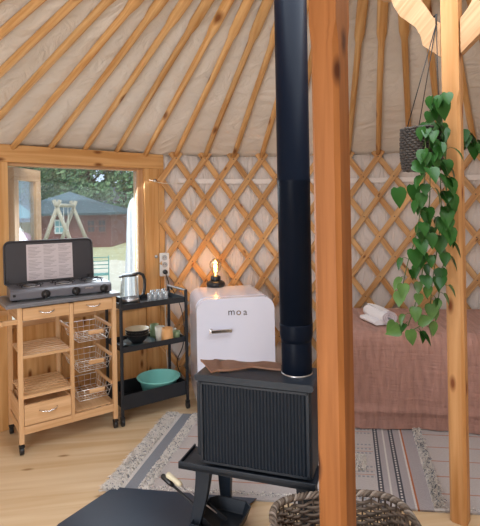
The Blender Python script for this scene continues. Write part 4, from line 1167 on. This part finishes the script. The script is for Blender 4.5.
b.tube(catmull([q1, q1 + Vector((.0, 0, -.04)), q1 + PD * -.01 + PN * .01 + Vector((0, 0, -.16)), q1 + PD * .0 + PN * .0 + Vector((0, 0, -.42)), q1 + PD * .01 + Vector((0, 0, -.80))]), .0036, 6)
tag(b.build('power_cable', cordwhite), 'white cable running down the window frame from the power strip', 'cable')

# ================================================================== hanging plant
hk = Vector((.955 - .79 * .085, 2.115 + .62 * .085 - .032, 2.20))
pc = P(421.5, 150, 2.07); PR, PHh = .078, .185; zb = H - uv_of(421, 171)[1] * 2.07
hp_ = thing('hanging_plant', 'trailing green plant in a dark rope pot hung from the brace', 'plant', (pc.x, pc.y, zb))
O0 = Vector((pc.x, pc.y, zb)); inv = lambda p: Vector(p) - O0
b = MB(); b.lathe([(0, .002), (.066, .002), (.073, .02), (PR, .07), (PR, .13), (.075, PHh), (.070, PHh), (.070, .16), (0, .16)], n=32); b.build('pot_liner', potliner, hp_)
b = MB(); turns = 17; m_ = turns * 30; pts = []
def pot_r(z): 
    if z < .02: return .066 + .007 * z / .02
    if z < .07: return .073 + (PR - .073) * (z - .02) / .05
    if z < .13: return PR
    return PR - .003 * (z - .13) / .055
for k in range(turns):
    z = .006 + k * (PHh - .012) / (turns - 1); m_ = 88
    b.tube([((pot_r(z) + .004 + .0035 * math.sin(22 * 2 * PI * i / m_ + k * PI)) * math.cos(2 * PI * i / m_), (pot_r(z) + .004 + .0035 * math.sin(22 * 2 * PI * i / m_ + k * PI)) * math.sin(2 * PI * i / m_), z + .0015 * math.sin(11 * 2 * PI * i / m_)) for i in range(m_)], .0062, 5, closed=True, mi=0)
b.build('rope_cover', rope_m, hp_)
b = MB(); b.lathe([(0, .172), (.05, .17), (.0695, .166)], n=24); b.build('soil', soil, hp_)
for a in (200, 320, 80):
    q = Vector((.076 * math.cos(R(a)), .076 * math.sin(R(a)), PHh - .01)); b = MB(); b.tube([q, inv(hk)], .0022, 6); b.build('hanging_cord', cordblack, hp_)
b = MB(); b.tube([inv(hk) + Vector((0, 0, -.005)), inv(hk) + Vector((0, -.0, .03)), inv(hk) + Vector((.006, .01, .045)), inv(hk) + Vector((.0, .03, .04))], .004, 6); b.build('hook', cordblack, hp_)
def leafmesh(b, p, d, up, L, mi=0, fold=.35, curl=.25):
    d = d.normalized(); sd = d.cross(up)
    if sd.length < .01: sd = d.orthogonal()
    sd.normalize(); up = sd.cross(d).normalized()
    prof_ = [(0, .0), (-.06, .16), (.06, .34), (.28, .40), (.52, .33), (.76, .18), (1.0, 0)]
    mid_ = [(0.03, 0), (.03, 0), (.15, 0), (.32, 0), (.54, 0), (.77, 0), (1.0, 0)]
    def pt(x, w, s_):
        return p + d * (x * L) + sd * (s_ * w * L) + up * (abs(w) * fold * L - curl * x * x * L)
    vs = [pt(x, 0, 1) for x, _ in mid_] + [pt(x, w, 1) for x, w in prof_] + [pt(x, w, -1) for x, w in prof_]
    n_ = len(prof_); fs = []
    for i in range(n_ - 1):
        fs.append((i, i + 1, n_ + i + 1, n_ + i)); fs.append((i + 1, i, 2 * n_ + i, 2 * n_ + i + 1))
    b.add(vs, fs, smooth=True, mi=mi)
rnd = random.Random(21)
vines = [  # pixel paths with depths
    [(431, 128, 2.03), (436, 140, 1.98), (440, 175, 1.99), (441, 215, 2.0), (437, 250, 2.0), (432, 285, 2.0), (428, 318, 2.0), (413, 330, 2.0)],
    [(428, 126, 2.0), (430, 150, 1.97), (430, 190, 1.97), (428, 225, 1.97), (424, 262, 1.97), (417, 298, 1.97), (408, 326, 1.97)],
    [(424, 128, 1.99), (426, 160, 1.95), (422, 200, 1.95), (416, 236, 1.96), (408, 262, 1.96), (402, 290, 1.96)],
    [(434, 124, 2.05), (446, 138, 2.03), (445, 170, 2.01), (447, 205, 1.99), (445, 238, 1.99), (443, 268, 2.0), (438, 300, 2.0)],
    [(428, 126, 2.05), (430, 110, 2.02), (436, 100, 2.0), (444, 98, 1.98)],
    [(436, 128, 2.12), (448, 124, 2.2), (460, 132, 2.28), (469, 140, 2.3), (474, 150, 2.3)],
]
vb = MB(); fb = MB()
leaves = []
for vi, path in enumerate(vines):
    pts = catmull([inv(P(*q)) for q in path], 10)
    vb.tube(pts, .0022, 5)
    k = 0; step = 3
    while k < len(pts):
        leaves.append((pts[k], vi, path)); k += rnd.choice((step - 1, step, step))
for p, vi, _ in leaves:
    a = rnd.uniform(0, 2 * PI); cdir = Vector((math.cos(a), -abs(math.sin(a)) * .8 - .25, 0)).normalized()
    q = p + cdir * rnd.uniform(.012, .035) + Vector((0, 0, rnd.uniform(-.01, .015)))
    vb.tube([p, (p + q) / 2 + Vector((0, 0, .006)), q], .0013, 4)
    d = (cdir * rnd.uniform(.25, .9) + Vector((0, 0, -rnd.uniform(.6, 1.3)))).normalized()
    zrel = p.z; pale_ = 1 if (zrel < -.42 and rnd.random() < .55) else 0
    L = rnd.uniform(.048, .078) * (.9 if zrel < -.35 else 1.05)
    leafmesh(fb, q, d, (cdir + Vector((0, 0, .5))).normalized(), L, pale_, rnd.uniform(.1, .5), rnd.uniform(.05, .35))
for (px, py, Y, dx, dz, L) in ((412, 166, 1.96, 1, -.25, .075), (440, 100, 1.97, .2, -1, .085), (397, 188, 1.97, .1, -1, .08), (412, 185, 1.98, .1, -1, .07), (395, 322, 1.97, -.5, -.6, .06), (400, 330, 1.95, -1, -.15, .06), (418, 322, 1.95, .9, .3, .06), (409, 330, 1.93, .2, -.9, .06), (450, 195, 1.97, .3, -1, .07), (472, 143, 2.28, .1, -1, .08), (465, 137, 2.28, -.1, -1, .06)):
    leafmesh(fb, inv(P(px, py, Y)), Vector((dx, -.25, dz)), Vector((0, -1, .5)), L * 1.05, 1 if py > 315 else 0, .3, .2)
vb.build('vine', stem_m, hp_)
o = fb.build('foliage', [leaf_m, leaf_pale], hp_)

# ================================================================== OUTDOORS
GZ = -.60
# barn-like playhouse with red boards
def at(px, D): return (px - CX) / F * D
D = 25.0
hb = thing('garden_house', 'red boarded garden house with dark teal hipped roof across the yard', 'building', (at(70, D + 3), D + 3, GZ))
ew = 2.35
b = MB(); b.box((0.0, 0, .93), (6.1, 5.0, 1.86))
for k in range(14): b.box((0, -2.505, .10 + k * .13), (6.1, .012, .012))
b.build('house_wall', brick, hb)
b = MB(); zr = 1.84; zk = 2.55; za = 3.08
lo = [(-3.4, -2.9), (3.4, -2.9), (3.4, 2.9), (-3.4, 2.9)]; md = [(-1.15, -1.1), (1.15, -1.1), (1.15, 1.1), (-1.15, 1.1)]
b.add([(x, y, zr) for x, y in lo] + [(x, y, zk) for x, y in md] + [(x, y, zr - .12) for x, y in lo], [(i, (i + 1) % 4, 4 + (i + 1) % 4, 4 + i) for i in range(4)] + [(8 + i, 8 + (i + 1) % 4, (i + 1) % 4, i) for i in range(4)] + [(11, 10, 9, 8), (4, 5, 6, 7)])
b.build('roof', tealroof, hb)
b = MB(); b.add([(x * 1.12, y * 1.12, zk - .03) for x, y in md] + [(0, 0, za)], [(0, 1, 4), (1, 2, 4), (2, 3, 4), (3, 0, 4), (3, 2, 1, 0)]); b.build('roof_cap', tealtop, hb)
for px, w_, z0_, z1_, m_ in ((59.5, .52, .75, 1.5, winwhite), (91, .42, .75, 1.5, winwhite), (102, .42, .75, 1.5, winwhite), (36, .42, .75, 1.5, winwhite)):
    x = at(px, D + .5) - at(70, D + 3); b = MB(); b.box((x, -2.53, (z0_ + z1_) / 2), (w_, .05, z1_ - z0_)); wf = b.build('window', m_ if px < 70 else brick, hb)
    b = MB()
    for sx in (-1, 1):
        for sz in (-1, 1): b.box((x + sx * w_ * .22, -2.56, (z0_ + z1_) / 2 + sz * (z1_ - z0_) * .22), (w_ * .34, .01, (z1_ - z0_) * .34))
    b.build('pane', tealc if px < 70 else darkglass, wf)
# neighbour roof
b = thing('neighbour_house', 'house with dark tiled gable roof beyond the garden house', 'building', (at(133, 40), 42, GZ))
c = MB(); c.box((0, 0, 1.2), (7.5, 4, 2.4)); c.build('house_wall', whitecup, b)
c = MB(); c.add([(-4, -2.4, 2.3), (4, -2.4, 2.3), (4, 2.4, 2.3), (-4, 2.4, 2.3), (-3.1, 0, 4.3), (3.6, 0, 4.3)], [(0, 1, 5, 4), (2, 3, 4, 5), (0, 4, 3), (1, 2, 5), (3, 2, 1, 0)]); c.build('roof', rooft, b)
# A-frame swing
sw_ = thing('swing_frame', 'weathered wooden A-frame swing in the yard before the garden house', 'swing frame', (-7.62, 21, GZ), R(7))
for y, dz in ((-1.5, 0), (1.5, 0)):
    for sx in (-1, 1):
        b = MB(); b.tube([(sx * .78, y, 0), (-sx * .12, y, 2.42)], .085, 10); b.build('leg', grey_wood, sw_)
b = MB(); b.tube([(0, -1.6, 2.2), (0, 1.6, 2.2)], .08, 10); b.build('crossbeam', grey_wood, sw_)
for y in (-.4, .4):
    b = MB(); b.tube([(0, y, 2.2), (0, y, .55)], .012, 6); b.build('swing_rope', cordwhite, sw_)
b = MB(); b.box((0, 0, .53), (.2, .9, .04)); b.build('swing_seat', grey_wood, sw_)
# trees
def tree(x, y, h_, cr_, seed, n_, mix, label, cz=.62, sq=(1, 1, .8)):
    rnd = random.Random(seed); t = thing('tree', label, 'tree', (x, y, GZ), 0, 'trees beyond the yard')
    b = MB(); b.tube([(0, 0, 0), (.1, 0, h_ * .25), (0, .1, h_ * .55), (0, 0, h_ * .8)], [.22, .17, .12, .05], 8)
    for k in range(7):
        a = rnd.uniform(0, 6.28); z = h_ * rnd.uniform(.35, .65); b.tube([(0, 0, z), (math.cos(a) * cr_ * .35, math.sin(a) * cr_ * .35, z + h_ * .12), (math.cos(a) * cr_ * .75, math.sin(a) * cr_ * .75, z + h_ * .16)], [.08, .05, .02], 5)
    b.build('trunk', bark, t)
    b = MB(); cl_ = []
    for k in range(34):
        v = Vector((rnd.gauss(0, 1), rnd.gauss(0, 1), rnd.gauss(0, 1))).normalized() * cr_ * rnd.uniform(.45, .9)
        cl_.append((Vector((v.x * sq[0], v.y * sq[1], h_ * cz + v.z * sq[2])), cr_ * rnd.uniform(.16, .34)))
    for _ in range(n_):
        c_, r_ = rnd.choice(cl_); v = Vector((rnd.gauss(0, 1), rnd.gauss(0, 1), rnd.gauss(0, .7))).normalized() * r_ * rnd.uniform(.5, 1.1)
        p = c_ + v
        if p.z < .3: continue
        a = Vector((rnd.uniform(-1, 1), rnd.uniform(-1, 1), rnd.uniform(-1, 1))).normalized(); s1 = a.orthogonal().normalized(); s2 = a.cross(s1); L = rnd.uniform(.10, .20)
        b.add([p - s1 * L, p + s2 * L * .55, p + s1 * L, p - s2 * L * .55], [(0, 1, 2, 3)], mi=rnd.choices((0, 1, 2), mix)[0])
    b.build('crown', leafs, t)
tree(at(8, 34) - 1, 34, 7.5, 3.4, 1, 8000, (3, 3, 1), 'green tree standing beside the garden house', .60)
tree(at(52, 36), 36, 8.6, 3.5, 2, 9000, (3, 3, 2), 'tall green tree rising behind the garden house roof peak', .56, (1.1, 1, .95))
tree(at(88, 34.5), 34.5, 7.6, 2.9, 3, 8000, (2, 4, 2), 'leafy tree rising behind the garden house between roof peak and tiled roof', .6, (1.2, 1, .9))
tree(at(122, 35), 35.5, 8.6, 2.2, 4, 4200, (2, 3, 3), 'leafy tree whose crown hangs above the tiled roof', .70, (1.3, 1, .5))
tree(at(124, 33), 33.5, 3.6, 1.6, 5, 3000, (4, 2, 1), 'dark bushy tree filling the gap behind the garden house corner', .45)
tree(at(-14, 34), 38, 7.5, 3.6, 6, 4200, (4, 2, 1), 'dark green tree farthest behind the pink play tent', .5)
tree(at(154, 34), 36, 6.5, 3.2, 7, 3800, (3, 3, 2), 'broad green tree behind the folded white parasol', .5)
# pink tent, teal parasol, teal chair, closed white parasol
px0 = at(16, 13); t = thing('play_tent', 'pink domed play tent seen through the open sash', 'tent', (px0, 13, GZ))
b = MB(); b.lathe([(.62, 0), (.62, .6), (.58, .95), (.48, 1.2), (.30, 1.38), (.1, 1.46), (0, 1.47)], n=24); b.build('tent_shell', pinkm, t)
b = MB(); b.prism(rrect(.5, .8, .2, 6, rb=.01), .01, M=Matrix.Translation((.2, -.63, .0))); b.build('tent_door', plain('dark_pink', (.25, .08, .16), .8), t)
t = thing('garden_parasol', 'open teal parasol on a pole behind the pink play tent', 'parasol', (at(13, 17), 17, GZ))
b = MB(); b.tube([(0, 0, 0), (0, 0, 2.35)], .025, 8); b.build('pole', winwhite, t)
b = MB(); b.lathe([(.85, 1.75), (.5, 2.05), (.15, 2.3), (0, 2.4)], n=8, smooth=False); b.build('canopy', tealc, t)
wp = P(135.5, 250, 5.0); t = thing('folded_parasol', 'folded white cloth parasol standing just outside the window', 'parasol', (wp.x, wp.y, GZ))
b = MB(); vs = []; m_ = 40; zz = [(.03, .25), (.095, .30), (.105, .8), (.095, 1.3), (.08, 1.75), (.068, 2.0), (.042, 2.09), (.012, 2.12)]
for r_, z in zz:
    for k in range(m_):
        a = 2 * PI * k / m_; q = r_ * (1 + .22 * math.sin(8 * a + z * 1.5)); vs.append((q * math.cos(a), q * math.sin(a), z))
b.add(vs, [(i * m_ + k, i * m_ + (k + 1) % m_, (i + 1) * m_ + (k + 1) % m_, (i + 1) * m_ + k) for i in range(len(zz) - 1) for k in range(m_)], smooth=True); b.build('cloth', whitecloth, t)
b = MB(); b.tube([(0, 0, .0), (0, 0, 2.15)], .012, 8); b.build('pole', winwhite, t)
b = MB(); b.lathe([(0, 0), (.22, 0), (.22, .04), (.05, .07), (0, .07)], n=24); b.build('base', laminate, t)
cp = G(101, 292, GZ); t = thing('garden_chair', 'small teal metal garden chair out in the sandy yard', 'chair', cp, R(15))
for sx in (-1, 1):
    b = MB(); b.tube([(sx * .19, .16, 0), (sx * .19, .16, .42), (sx * .19, .2, .86)], .013, 6); b.build('leg', tealm, t)
    b = MB(); b.tube([(sx * .19, -.18, 0), (sx * .19, -.18, .62), (sx * .19, .17, .62)], .013, 6); b.build('leg', tealm, t)
b = MB(); b.box((0, 0, .43), (.40, .38, .02)); b.build('seat', tealm, t)
b = MB()
for k in range(4): b.box((0, .185, .55 + k * .09), (.38, .012, .02))
b.build('backrest', tealm, t)
